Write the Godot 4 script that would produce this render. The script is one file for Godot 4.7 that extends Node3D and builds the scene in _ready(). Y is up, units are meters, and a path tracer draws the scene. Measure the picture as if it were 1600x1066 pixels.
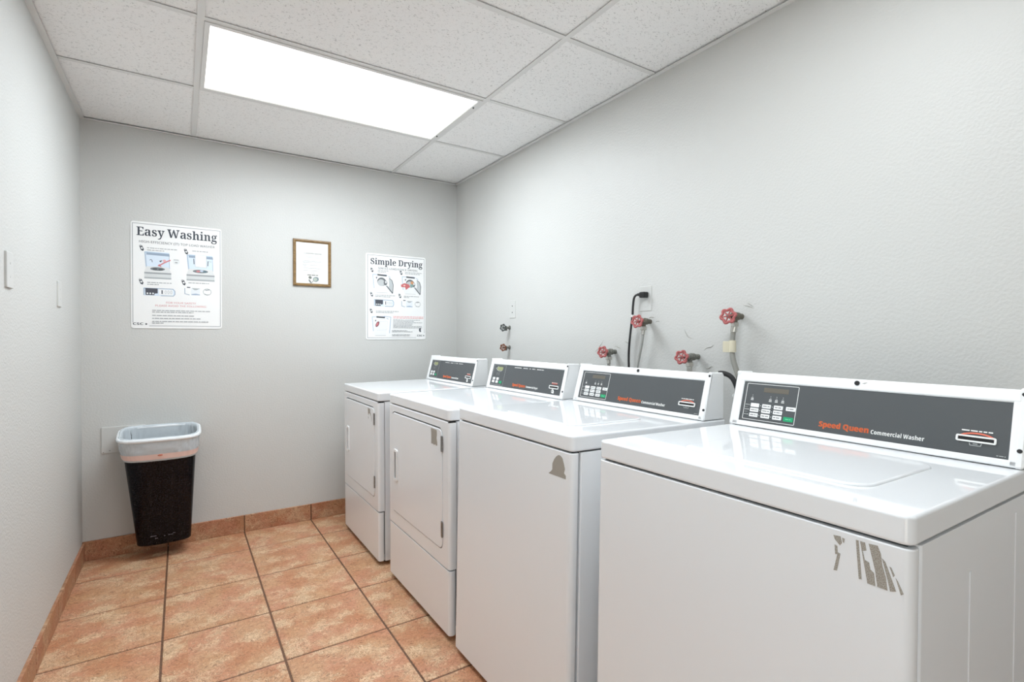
extends Node3D
# Laundry room: x runs right along the back wall, y up, z from the back wall towards the camera.

const RW := 2.265          # room width
const RH := 2.4035         # underside of the ceiling grid
const RD := 4.80           # room depth
const DOOR_Z0 := 3.72    # added, unseen doorway in the left wall
const DOOR_Z1 := 4.68
const DOOR_H := 2.08
const CEIL_X := [0.0, 0.5226, 1.742, 2.265]
const CEIL_Z := [0.0, 0.723, 1.367, 1.995, 2.61, 3.22, 3.83, 4.44, 4.80]

var M := {}
var rng := RandomNumberGenerator.new()
var serif_bold: SystemFont
var sans: SystemFont
var sans_bold: SystemFont

func _ready() -> void:
	rng.seed = 20250611
	setup_camera_and_light()
	setup_fonts()
	setup_materials()
	build_room()
	build_ceiling()
	build_floor()
	build_ceiling_light(1, "long fluorescent ceiling panel glowing white near the back wall", true)
	build_ceiling_light(4, "second fluorescent ceiling panel, set in the grid above the washers", false)
	build_machines()
	build_back_wall_things()
	build_bin()
	build_left_wall_things()
	build_right_wall_things()

# ------------------------------------------------------------------ camera and light
func setup_camera_and_light() -> void:
	var cam := Camera3D.new()
	cam.name = "camera"
	cam.position = Vector3(0.4565, 1.2263, 3.5895)
	cam.rotation = Vector3(deg_to_rad(-0.557), deg_to_rad(-32.891), deg_to_rad(0.039))
	cam.fov = 67.42
	cam.near = 0.02
	cam.far = 50.0
	add_child(cam)
	cam.current = true
	var env := Environment.new()
	env.background_mode = Environment.BG_COLOR
	env.background_color = Color(0.90, 0.96, 1.0)      # hazy daylight, let in by the added doorway behind the camera
	env.background_energy_multiplier = SKY_ENERGY
	env.ambient_light_source = Environment.AMBIENT_SOURCE_DISABLED
	env.tonemap_mode = Environment.TONE_MAPPER_LINEAR
	env.tonemap_exposure = 1.09
	env.sdfgi_enabled = true
	env.ssao_enabled = true
	env.ssil_enabled = true
	# sun over the roof: only lights the added pavement, which bounces light to the ceiling
	var sun := DirectionalLight3D.new()
	sun.name = "sun"
	sun.light_color = Color(1.0, 0.97, 0.92)
	sun.light_energy = SUN_ENERGY
	sun.light_angular_distance = 0.6
	sun.shadow_enabled = true
	sun.basis = Basis.looking_at(Vector3(-0.35, -1.0, 0.35), Vector3.UP)
	add_child(sun)
	var we := WorldEnvironment.new()
	we.name = "environment"
	we.environment = env
	add_child(we)

const LIGHT_COLOR := Color(0.94, 0.974, 1.0)
const LIGHT_ENERGY := [2.85, 1.65]
const SKY_ENERGY := 2.2
const SUN_ENERGY := 7.0

func setup_fonts() -> void:
	serif_bold = SystemFont.new()
	serif_bold.font_names = PackedStringArray(["Droid Serif"])
	serif_bold.font_weight = 700
	sans = SystemFont.new()
	sans.font_names = PackedStringArray(["Droid Sans"])
	sans_bold = SystemFont.new()
	sans_bold.font_names = PackedStringArray(["Droid Sans"])
	sans_bold.font_weight = 700

# ------------------------------------------------------------------ materials
func mat(c: Color, rough := 0.5, metal := 0.0) -> StandardMaterial3D:
	var m := StandardMaterial3D.new()
	m.albedo_color = c
	m.roughness = rough
	m.metallic = metal
	return m

func rgb8(r: float, g: float, b: float) -> Color:
	return Color(r / 255.0, g / 255.0, b / 255.0)

func noise(sd: int, freq: float, oct := 3, kind := FastNoiseLite.TYPE_SIMPLEX_SMOOTH) -> FastNoiseLite:
	var n := FastNoiseLite.new()
	n.seed = sd
	n.noise_type = kind
	n.frequency = freq
	n.fractal_type = FastNoiseLite.FRACTAL_FBM
	n.fractal_octaves = oct
	return n

func tex(im: Image) -> ImageTexture:
	im.generate_mipmaps()
	return ImageTexture.create_from_image(im)

func bump_tex(n: FastNoiseLite, size: int, strength: float) -> ImageTexture:
	var im := n.get_seamless_image(size, size)
	im.convert(Image.FORMAT_RGBA8)
	im.bump_map_to_normal_map(strength)
	return tex(im)

func sstep(a: float, b: float, x: float) -> float:
	var t := clampf((x - a) / (b - a), 0.0, 1.0)
	return t * t * (3.0 - 2.0 * t)

func setup_materials() -> void:
	# painted, orange-peel plaster
	var wall := mat(rgb8(204, 204, 201), 0.46)
	wall.normal_enabled = true
	wall.normal_texture = bump_tex(noise(11, 0.05, 3), 1024, 6.0)
	wall.normal_scale = 0.16
	wall.uv1_triplanar = true
	wall.uv1_world_triplanar = true
	wall.uv1_scale = Vector3.ONE * 1.6
	M.wall = wall
	var rough_wall: StandardMaterial3D = wall.duplicate()
	rough_wall.normal_scale = 0.26
	rough_wall.roughness = 0.55
	M.rough_wall = rough_wall
	M.plaster = mat(rgb8(176, 175, 170), 0.8)
	M.wall_plate = mat(rgb8(205, 205, 202), 0.4)
	M.enamel = mat(rgb8(238, 240, 242), 0.045)
	M.enamel_front = mat(rgb8(238, 240, 242), 0.17)
	M.console_plastic = mat(rgb8(240, 241, 241), 0.3)
	M.light_block_core = mat(rgb8(58, 60, 62), 0.7)  # dark core added behind the seams to block light
	M.panel = mat(rgb8(78, 81, 83), 0.42)
	M.black = mat(rgb8(18, 18, 20), 0.45)
	M.soft_black = mat(rgb8(34, 34, 36), 0.5)
	M.rubber = mat(rgb8(40, 40, 41), 0.75)
	M.white_print = mat(rgb8(236, 236, 233), 0.5)
	M.grey_print = mat(rgb8(168, 170, 170), 0.5)
	M.orange_print = mat(rgb8(250, 130, 80), 0.5)
	M.salmon_print = mat(rgb8(222, 120, 100), 0.5)
	M.button = mat(rgb8(236, 237, 236), 0.4)
	M.green = mat(rgb8(28, 158, 106), 0.4)
	M.display = mat(rgb8(104, 98, 88), 0.3)
	M.digit = mat(rgb8(142, 134, 118), 0.4)
	M.lcd = mat(rgb8(150, 156, 110), 0.35)
	M.steel = mat(rgb8(150, 150, 148), 0.35, 0.9)
	M.chrome = mat(rgb8(205, 204, 198), 0.24, 0.9)
	M.brass = mat(rgb8(110, 104, 92), 0.5, 0.5)
	M.residue = speckle_mat(rgb8(174, 170, 161), rgb8(142, 134, 124), 300.0)
	M.red_wheel = mat(rgb8(176, 96, 95), 0.45)
	M.dark_wheel = mat(rgb8(74, 80, 78), 0.45)
	M.rust_wheel = mat(rgb8(122, 74, 50), 0.5)
	M.valve_body = speckle_mat(rgb8(132, 132, 124), rgb8(88, 88, 82), 90.0)
	M.hose = mat(rgb8(152, 151, 144), 0.42)
	M.hose_clear = mat(rgb8(168, 169, 165), 0.3)
	M.tape = mat(rgb8(214, 207, 184), 0.6)
	M.grout = speckle_mat(rgb8(118, 84, 62), rgb8(92, 64, 46), 60.0)
	M.base_cap = mat(rgb8(224, 190, 168), 0.6)
	M.tee = mat(rgb8(226, 226, 224), 0.4)
	M.frame = wood_mat()
	M.paper = mat(rgb8(244, 243, 240), 0.6)
	M.sign = mat(rgb8(242, 242, 241), 0.3)
	M.glass = mat(Color(1, 1, 1, 0.06), 0.03)
	M.glass.transparency = BaseMaterial3D.TRANSPARENCY_ALPHA
	M.print = mat(Color.WHITE, 0.5)
	M.print.vertex_color_use_as_albedo = true
	M.bin = speckle_mat(rgb8(7, 6, 8), rgb8(32, 29, 33), 60.0)
	M.bin.roughness = 0.22
	M.bin.metallic_specular = 0.3
	var bag := mat(Color(0.86, 0.89, 0.91, 0.80), 0.2)
	bag.transparency = BaseMaterial3D.TRANSPARENCY_ALPHA
	bag.backlight_enabled = true
	bag.backlight = Color(0.35, 0.35, 0.35)
	bag.normal_enabled = true
	bag.normal_texture = bump_tex(noise(71, 0.012, 2), 512, 8.0)
	bag.normal_scale = 0.15
	bag.uv1_triplanar = true
	bag.uv1_scale = Vector3.ONE * 5.0
	M.bag = bag
	M.bag_rim = mat(rgb8(232, 235, 237), 0.3)
	M.scuff = mat(rgb8(92, 90, 98), 0.6)
	M.band = mat(rgb8(236, 205, 196), 0.35)
	M.band_hole = mat(rgb8(196, 116, 92), 0.4)
	M.diffuser = mat(rgb8(250, 250, 248), 0.4)
	M.diffuser.emission_enabled = true
	M.diffuser.emission = Color(1.0, 1.0, 0.99)
	M.diffuser.emission_energy_multiplier = 1.25
	M.ceiling_tile = fissured_mat()
	M.terracotta = terracotta_mat()
	M.terracotta.albedo_color = Color(0.965, 0.95, 0.945)
	M.base_tile = M.terracotta.duplicate()     # skirting: same tile, tinted darker for the weaker light on upright faces
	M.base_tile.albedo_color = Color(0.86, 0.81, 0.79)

func speckle_mat(a: Color, b: Color, scale: float) -> StandardMaterial3D:
	var n := noise(int(a.r * 999.0) + int(scale), 0.06, 3)
	var im := Image.create(256, 256, false, Image.FORMAT_RGB8)
	var src := n.get_seamless_image(256, 256)
	for y in 256:
		for x in 256:
			im.set_pixel(x, y, a.lerp(b, sstep(0.4, 0.75, src.get_pixel(x, y).r)))
	var m := mat(Color.WHITE, 0.6)
	m.albedo_texture = tex(im)
	m.uv1_triplanar = true
	m.uv1_scale = Vector3.ONE * scale * 0.1
	return m

func wood_mat() -> StandardMaterial3D:
	var n := noise(5, 0.03, 3)
	var im := Image.create(256, 256, false, Image.FORMAT_RGB8)
	for y in 256:
		for x in 256:
			var t := 0.5 + 0.5 * n.get_noise_2d(x * 0.6, y * 4.0)
			im.set_pixel(x, y, rgb8(112, 84, 48).lerp(rgb8(154, 124, 80), sstep(0.25, 0.75, t)))
	var m := mat(Color.WHITE, 0.38)
	m.albedo_texture = tex(im)
	m.uv1_triplanar = true
	m.uv1_scale = Vector3.ONE * 5.0
	return m

func fissured_mat() -> StandardMaterial3D:
	# mineral-fibre ceiling tile: pinholes and short fissures, 0.6 m across the picture
	var size := 1024
	var im := Image.create(size, size, false, Image.FORMAT_RGB8)
	var hm := Image.create(size, size, false, Image.FORMAT_RGBA8)
	im.fill(rgb8(247, 247, 246))
	hm.fill(Color.WHITE)
	var r := RandomNumberGenerator.new()
	r.seed = 77
	for k in 5200:
		var p := Vector2(r.randf() * size, r.randf() * size)
		var fissure := r.randf() < 0.36
		var ln := r.randf_range(5.0, 15.0) if fissure else r.randf_range(0.5, 2.0)
		var a := r.randf_range(-0.5, 0.5) + (PI if r.randf() < 0.5 else 0.0)
		var shade := r.randf_range(0.70, 0.90)
		var w := 2 if r.randf() < 0.5 else 1
		var t := 0.0
		while t < ln:
			var q := p + Vector2(cos(a), sin(a)) * t
			a += r.randf_range(-0.25, 0.25)
			for dx in w:
				for dy in w:
					var px := posmod(int(q.x) + dx, size)
					var py := posmod(int(q.y) + dy, size)
					im.set_pixel(px, py, rgb8(247, 247, 246) * shade)
					hm.set_pixel(px, py, Color(0.2, 0.2, 0.2))
			t += 1.0
	hm.bump_map_to_normal_map(2.0)
	var m := mat(Color.WHITE, 0.9)
	m.albedo_texture = tex(im)
	m.normal_enabled = true
	m.normal_texture = tex(hm)
	m.normal_scale = 0.8
	return m

func terracotta_mat() -> StandardMaterial3D:
	# glazed terracotta with cream clouds, drawn-out streaks and pits; the picture spans 1.2 m
	var size := 1024
	var low := noise(21, 0.0045, 2)
	var patch := noise(22, 0.0075, 3)
	var streak := noise(23, 0.06, 3)
	var fine := noise(24, 0.17, 2)
	var warp := noise(25, 0.03, 3)
	var crackle := noise(27, 0.045, 3)
	var pit := noise(26, 0.11, 1, FastNoiseLite.TYPE_CELLULAR)
	var data := PackedByteArray()
	data.resize(size * size * 3)
	var hgt := PackedByteArray()
	hgt.resize(size * size)
	var terra := rgb8(212, 152, 118)
	var rust := rgb8(202, 140, 100)
	var cream := rgb8(238, 210, 172)
	var ochre := rgb8(214, 172, 128)
	var dark := rgb8(154, 108, 76)
	var i := 0
	for y in size:
		for x in size:
			var wx := x + 22.0 * warp.get_noise_2d(x, y)
			var wy := y + 22.0 * warp.get_noise_2d(x + 500.0, y)
			var c := terra.lerp(rust, sstep(-0.3, 0.5, low.get_noise_2d(x, y)))
			c = c.lerp(ochre, 0.6 * sstep(-0.2, 0.5, low.get_noise_2d(x + 3000.0, y)))
			var s := streak.get_noise_2d(wx * 0.42, wy * 1.3)
			var f := fine.get_noise_2d(wx * 0.6, wy * 1.1)
			var crk := 1.0 - absf(crackle.get_noise_2d(wx * 0.7, wy * 1.15)) * 3.2
			var cloud := patch.get_noise_2d(wx * 0.8, wy * 1.1)
			c = c.lerp(cream, 0.9 * sstep(-0.16, 0.62, cloud + 0.40 * s + 0.34 * f))
			c = c.lerp(dark, 0.5 * sstep(0.12, 0.6, s - 0.2 * f))
			c = c.lerp(cream, 0.28 * sstep(0.1, 0.5, -s))
			c = c.lerp(dark, 0.42 * sstep(0.55, 1.0, crk) * sstep(-0.25, 0.25, cloud + f))
			var hole := sstep(-0.86, -0.97, pit.get_noise_2d(wx * 0.6, wy)) * sstep(-0.1, 0.2, patch.get_noise_2d(y, x))
			c = c.lerp(rgb8(96, 62, 42), hole * 0.8)
			c = c.lightened(0.16 * f) if f > 0.0 else c.darkened(-0.26 * f)
			data[i * 3] = int(clampf(c.r, 0, 1) * 255.0)
			data[i * 3 + 1] = int(clampf(c.g, 0, 1) * 255.0)
			data[i * 3 + 2] = int(clampf(c.b, 0, 1) * 255.0)
			hgt[i] = int(clampf(0.55 + 0.25 * f - 0.25 * s - 0.5 * hole, 0, 1) * 255.0)
			i += 1
	var m := mat(Color.WHITE, 0.5)
	m.albedo_texture = tex(Image.create_from_data(size, size, false, Image.FORMAT_RGB8, data))
	var hi := Image.create_from_data(size, size, false, Image.FORMAT_L8, hgt)
	hi.convert(Image.FORMAT_RGBA8)
	hi.bump_map_to_normal_map(3.0)
	m.normal_enabled = true
	m.normal_texture = tex(hi)
	m.normal_scale = 0.5
	return m

# ------------------------------------------------------------------ scene helpers
func numbered(parent: Node, called: String) -> String:
	if not parent.has_node(NodePath(called)):
		return called
	var k := 1
	while parent.has_node(NodePath("%s_%03d" % [called, k])):
		k += 1
	return "%s_%03d" % [called, k]

func new_st() -> SurfaceTool:
	var st := SurfaceTool.new()
	st.begin(Mesh.PRIMITIVE_TRIANGLES)
	return st

func obj(called: String, st: SurfaceTool, m: Material, parent: Node = self) -> MeshInstance3D:
	return obj_mesh(called, st.commit(), m, parent)

func obj_mesh(called: String, mesh: Mesh, m: Material, parent: Node = self) -> MeshInstance3D:
	var o := MeshInstance3D.new()
	o.name = numbered(parent, called)
	o.mesh = mesh
	o.material_override = m
	o.cast_shadow = GeometryInstance3D.SHADOW_CASTING_SETTING_ON
	parent.add_child(o, true)
	return o

func tag(o: Node, label: String, category: String, group := "") -> Node:
	o.set_meta("label", label)
	o.set_meta("category", category)
	if group != "":
		o.set_meta("group", group)
	return o

func thing(called: String, label: String, category: String, xf: Transform3D, group := "") -> Node3D:
	var o := Node3D.new()
	o.name = numbered(self, called)
	o.transform = xf
	add_child(o, true)
	tag(o, label, category, group)
	return o

func struct(called: String, st: SurfaceTool, m: Material) -> MeshInstance3D:
	var o := obj(called, st, m)
	o.set_meta("kind", "structure")
	return o

# ------------------------------------------------------------------ mesh helpers
func vtx(st: SurfaceTool, p: Vector3, n: Vector3, uv := Vector2.ZERO) -> void:
	st.set_normal(n)
	st.set_uv(uv)
	st.add_vertex(p)

# a triangle wound clockwise as seen from the side its normals point to
func tri(st: SurfaceTool, a: Vector3, b: Vector3, c: Vector3, na: Vector3, nb: Vector3, nc: Vector3, ua := Vector2.ZERO, ub := Vector2.ZERO, uc := Vector2.ZERO) -> void:
	var f := (b - a).cross(c - a)
	if f.length_squared() < 1e-20:
		return
	if f.dot(na + nb + nc) > 0.0:
		vtx(st, a, na, ua); vtx(st, c, nc, uc); vtx(st, b, nb, ub)
	else:
		vtx(st, a, na, ua); vtx(st, b, nb, ub); vtx(st, c, nc, uc)

func quad(st: SurfaceTool, a: Vector3, b: Vector3, c: Vector3, d: Vector3, n: Vector3) -> void:
	tri(st, a, b, c, n, n, n)
	tri(st, a, c, d, n, n, n)

func box(st: SurfaceTool, lo: Vector3, hi: Vector3, xf := Transform3D.IDENTITY) -> void:
	for ax in 3:
		for s in 2:
			var n := Vector3.ZERO
			n[ax] = 1.0 if s == 1 else -1.0
			var u := (ax + 1) % 3
			var v := (ax + 2) % 3
			var q := []
			for c in [[0, 0], [1, 0], [1, 1], [0, 1]]:
				var p := Vector3.ZERO
				p[ax] = hi[ax] if s == 1 else lo[ax]
				p[u] = hi[u] if c[0] == 1 else lo[u]
				p[v] = hi[v] if c[1] == 1 else lo[v]
				q.append(xf * p)
			quad(st, q[0], q[1], q[2], q[3], (xf.basis * n).normalized())

# rounded rectangle outline centred on (0,0): [points, outward normals]
func rrect(w: float, h: float, r: float, seg := 6) -> Array:
	var p := PackedVector2Array()
	var n := PackedVector2Array()
	var hw := w * 0.5 - r
	var hh := h * 0.5 - r
	var cs := [Vector2(hw, hh), Vector2(-hw, hh), Vector2(-hw, -hh), Vector2(hw, -hh)]
	for k in 4:
		for i in seg + 1:
			var a := PI * 0.5 * (k + float(i) / seg)
			var d := Vector2(cos(a), sin(a))
			n.append(d)
			p.append(cs[k] + d * r)
	return [p, n]

# slab in the xy plane from z = 0 to z = d, rounded corners rc, rounded front (and back) edges re
func slab(st: SurfaceTool, w: float, h: float, d: float, rc: float, re: float, xf := Transform3D.IDENTITY, both := false, seg := 6) -> void:
	rc = maxf(rc, re + 0.0001)
	var o := rrect(w, h, rc, seg)
	var pts: PackedVector2Array = o[0]
	var nrm: PackedVector2Array = o[1]
	var prof := []   # [z, inset, nz, nr]
	var es := 4
	if both:
		for i in es + 1:
			var a := PI * 0.5 * (1.0 - float(i) / es)
			prof.append([re - re * sin(a), re - re * cos(a), -sin(a), cos(a)])
	else:
		prof.append([0.0, 0.0, 0.0, 1.0])
	for i in es + 1:
		var a := PI * 0.5 * float(i) / es
		prof.append([d - re + re * sin(a), re - re * cos(a), sin(a), cos(a)])
	var cnt := pts.size()
	for k in prof.size() - 1:
		var A: Array = prof[k]
		var B: Array = prof[k + 1]
		for j in cnt:
			var j2 := (j + 1) % cnt
			var a0 := xf * v3(pts[j] - nrm[j] * A[1], A[0])
			var a1 := xf * v3(pts[j2] - nrm[j2] * A[1], A[0])
			var b0 := xf * v3(pts[j] - nrm[j] * B[1], B[0])
			var b1 := xf * v3(pts[j2] - nrm[j2] * B[1], B[0])
			var na0 := (xf.basis * v3(nrm[j] * A[3], A[2])).normalized()
			var na1 := (xf.basis * v3(nrm[j2] * A[3], A[2])).normalized()
			var nb0 := (xf.basis * v3(nrm[j] * B[3], B[2])).normalized()
			var nb1 := (xf.basis * v3(nrm[j2] * B[3], B[2])).normalized()
			tri(st, a0, a1, b1, na0, na1, nb1)
			tri(st, a0, b1, b0, na0, nb1, nb0)
	for e in 2:
		var P: Array = prof[0] if e == 0 else prof[prof.size() - 1]
		var n := (xf.basis * Vector3(0, 0, -1.0 if e == 0 else 1.0)).normalized()
		var c := xf * Vector3(0, 0, P[0])
		for j in cnt:
			var j2 := (j + 1) % cnt
			tri(st, c, xf * v3(pts[j] - nrm[j] * P[1], P[0]), xf * v3(pts[j2] - nrm[j2] * P[1], P[0]), n, n, n)

func v3(p: Vector2, z: float) -> Vector3:
	return Vector3(p.x, p.y, z)

# closed flat-sided frame between two rounded rectangles, z from 0 to d
func ring(st: SurfaceTool, w: float, h: float, r: float, t: float, d: float, xf := Transform3D.IDENTITY, seg := 5) -> void:
	var o := rrect(w, h, r, seg)
	var q := rrect(w - 2 * t, h - 2 * t, maxf(r - t, 0.0003), seg)
	var nf := (xf.basis * Vector3(0, 0, 1)).normalized()
	var cnt: int = o[0].size()
	for j in cnt:
		var k := (j + 1) % cnt
		quad(st, xf * v3(o[0][j], d), xf * v3(o[0][k], d), xf * v3(q[0][k], d), xf * v3(q[0][j], d), nf)
		quad(st, xf * v3(o[0][j], 0), xf * v3(o[0][k], 0), xf * v3(q[0][k], 0), xf * v3(q[0][j], 0), -nf)
		for s in 2:
			var P: PackedVector2Array = o[0] if s == 0 else q[0]
			var N: PackedVector2Array = o[1] if s == 0 else q[1]
			var f := 1.0 if s == 0 else -1.0
			var n0 := (xf.basis * v3(N[j] * f, 0)).normalized()
			var n1 := (xf.basis * v3(N[k] * f, 0)).normalized()
			tri(st, xf * v3(P[j], 0), xf * v3(P[k], 0), xf * v3(P[k], d), n0, n1, n1)
			tri(st, xf * v3(P[j], 0), xf * v3(P[k], d), xf * v3(P[j], d), n0, n1, n0)

# ring of tube sections along a path
func tube(st: SurfaceTool, path: Array, r: float, sides := 10, closed := false, xf := Transform3D.IDENTITY, taper := []) -> void:
	var n := path.size()
	var rings := []
	var norms := []
	var up := Vector3(0.13, 0.97, 0.21).normalized()
	for i in n:
		var a: Vector3 = path[(i - 1 + n) % n] if (closed or i > 0) else path[i]
		var b: Vector3 = path[(i + 1) % n] if (closed or i < n - 1) else path[i]
		var t := (b - a).normalized()
		if absf(t.dot(up)) > 0.985:
			up = Vector3(0.9, 0.1, 0.4).normalized()
		var u := t.cross(up).normalized()
		up = u.cross(t).normalized()
		var rg := []
		var ng := []
		var rr := r
		if not taper.is_empty():
			rr = taper[i]
		for k in sides:
			var an := TAU * k / sides
			var d := u * cos(an) + up * sin(an)
			rg.append(xf * (path[i] + d * rr))
			ng.append((xf.basis * d).normalized())
		rings.append(rg)
		norms.append(ng)
	var last := n if closed else n - 1
	for i in last:
		var i2 := (i + 1) % n
		for k in sides:
			var k2 := (k + 1) % sides
			tri(st, rings[i][k], rings[i][k2], rings[i2][k2], norms[i][k], norms[i][k2], norms[i2][k2])
			tri(st, rings[i][k], rings[i2][k2], rings[i2][k], norms[i][k], norms[i2][k2], norms[i2][k])
	if not closed:
		for e in 2:
			var i := 0 if e == 0 else n - 1
			var j := 1 if e == 0 else n - 2
			var nn = (xf.basis * (path[i] - path[j])).normalized()
			for k in range(1, sides - 1):
				tri(st, rings[i][0], rings[i][k], rings[i][k + 1], nn, nn, nn)

# surface of revolution about z: profile of (radius, z)
func lathe(st: SurfaceTool, prof: Array, sides := 20, xf := Transform3D.IDENTITY, hexagon := false) -> void:
	for i in prof.size() - 1:
		var a: Vector2 = prof[i]
		var b: Vector2 = prof[i + 1]
		var d := (b - a)
		if d.length() < 1e-7:
			continue
		var nr := Vector2(d.y, -d.x).normalized()
		for k in sides:
			var t0 := TAU * k / sides
			var t1 := TAU * (k + 1) / sides
			var tm := (t0 + t1) * 0.5
			var m0 := tm if hexagon else t0
			var m1 := tm if hexagon else t1
			var n0 := (xf.basis * Vector3(nr.x * cos(m0), nr.x * sin(m0), nr.y)).normalized()
			var n1 := (xf.basis * Vector3(nr.x * cos(m1), nr.x * sin(m1), nr.y)).normalized()
			var p00 := xf * Vector3(a.x * cos(t0), a.x * sin(t0), a.y)
			var p01 := xf * Vector3(a.x * cos(t1), a.x * sin(t1), a.y)
			var p10 := xf * Vector3(b.x * cos(t0), b.x * sin(t0), b.y)
			var p11 := xf * Vector3(b.x * cos(t1), b.x * sin(t1), b.y)
			tri(st, p00, p01, p11, n0, n1, n1)
			tri(st, p00, p11, p10, n0, n1, n0)

# convex polygon in (z, y) pushed along x from x0 to x1, edges chamfered by b
func prism_x(st: SurfaceTool, poly: PackedVector2Array, x0: float, x1: float, b: float) -> void:
	var c := Vector2.ZERO
	for p in poly:
		c += p
	c /= poly.size()
	var inner := inset(poly, b)
	var loops := [[x0, inner], [x0 + b, poly], [x1 - b, poly], [x1, inner]]
	var n := poly.size()
	for k in 3:
		for j in n:
			var j2 := (j + 1) % n
			var A: PackedVector2Array = loops[k][1]
			var B: PackedVector2Array = loops[k + 1][1]
			var a0 := Vector3(loops[k][0], A[j].y, A[j].x)
			var a1 := Vector3(loops[k][0], A[j2].y, A[j2].x)
			var b1 := Vector3(loops[k + 1][0], B[j2].y, B[j2].x)
			var b0 := Vector3(loops[k + 1][0], B[j].y, B[j].x)
			var e := poly[j2] - poly[j]
			var o := Vector2(e.y, -e.x).normalized()
			if o.dot((poly[j] + poly[j2]) * 0.5 - c) < 0.0:
				o = -o
			var nx: float = [-0.7, 0.0, 0.7][k]
			quad(st, a0, a1, b1, b0, Vector3(nx, o.y, o.x).normalized())
	for e in 2:
		var L: Array = loops[0] if e == 0 else loops[3]
		var nn := Vector3(-1 if e == 0 else 1, 0, 0)
		var P: PackedVector2Array = L[1]
		for j in range(1, n - 1):
			tri(st, Vector3(L[0], P[0].y, P[0].x), Vector3(L[0], P[j].y, P[j].x), Vector3(L[0], P[j + 1].y, P[j + 1].x), nn, nn, nn)

func inset(poly: PackedVector2Array, b: float) -> PackedVector2Array:
	var n := poly.size()
	var c := Vector2.ZERO
	for p in poly:
		c += p
	c /= n
	var out := PackedVector2Array()
	for j in n:
		var p0 := poly[(j - 1 + n) % n]
		var p1 := poly[j]
		var p2 := poly[(j + 1) % n]
		var e0 := (p1 - p0).normalized()
		var e1 := (p2 - p1).normalized()
		var n0 := Vector2(-e0.y, e0.x)
		var n1 := Vector2(-e1.y, e1.x)
		if n0.dot(c - p1) < 0.0:
			n0 = -n0
		if n1.dot(c - p1) < 0.0:
			n1 = -n1
		var d := 1.0 + n0.dot(n1)
		out.append(p1 + (n0 + n1) * b / maxf(d, 0.3))
	return out

# flat polygon of thickness t lying on the xy plane
func plate_poly(st: SurfaceTool, poly: PackedVector2Array, t: float, xf := Transform3D.IDENTITY) -> void:
	var idx := Geometry2D.triangulate_polygon(poly)
	var nf := (xf.basis * Vector3(0, 0, 1)).normalized()
	for k in range(0, idx.size(), 3):
		tri(st, xf * v3(poly[idx[k]], t), xf * v3(poly[idx[k + 1]], t), xf * v3(poly[idx[k + 2]], t), nf, nf, nf)
	var n := poly.size()
	var ccw := not Geometry2D.is_polygon_clockwise(poly)
	for j in n:
		var k := (j + 1) % n
		var e := poly[k] - poly[j]
		var o := Vector2(e.y, -e.x).normalized() * (1.0 if ccw else -1.0)
		quad(st, xf * v3(poly[j], 0), xf * v3(poly[k], 0), xf * v3(poly[k], t), xf * v3(poly[j], t), (xf.basis * v3(o, 0)).normalized())

func xlate(x: float, y: float, z: float) -> Transform3D:
	return Transform3D(Basis.IDENTITY, Vector3(x, y, z))

# raised lettering fitted into the box centred on (cx, cy)
func lettering(parent: Node, called: String, text: String, font: Font, cx: float, cy: float, w: float, h: float, z: float, m: Material, slant := 0.0, bold := 0.0) -> MeshInstance3D:
	var tm := TextMesh.new()
	tm.text = text
	tm.font = font
	tm.font_size = 48
	tm.pixel_size = 0.01
	tm.depth = 0.02
	tm.curve_step = 1.0
	var bb := tm.get_aabb()
	var mesh: Mesh = tm
	if bold > 0.0:     # heavier strokes
		var st := new_st()
		for d in [Vector2(-1, -0.5), Vector2(1, -0.5), Vector2(-1, 0.5), Vector2(1, 0.5)]:
			for k in tm.get_surface_count():
				st.append_from(tm, k, xlate(d.x * bold * 0.5, d.y * bold * 0.5, 0.0))
		mesh = st.commit()
		bb = mesh.get_aabb()
	var o := obj_mesh(called, mesh, m, parent)
	var sx := w / bb.size.x
	var sy := h / bb.size.y
	var sz := 0.0005 / bb.size.z
	var c := bb.get_center()
	var b := Basis(Vector3(sx, 0, 0), Vector3(sy * slant, sy, 0), Vector3(0, 0, sz))
	o.transform = Transform3D(b, Vector3(cx, cy, z + 0.00025) - b * c)
	return o

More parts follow.
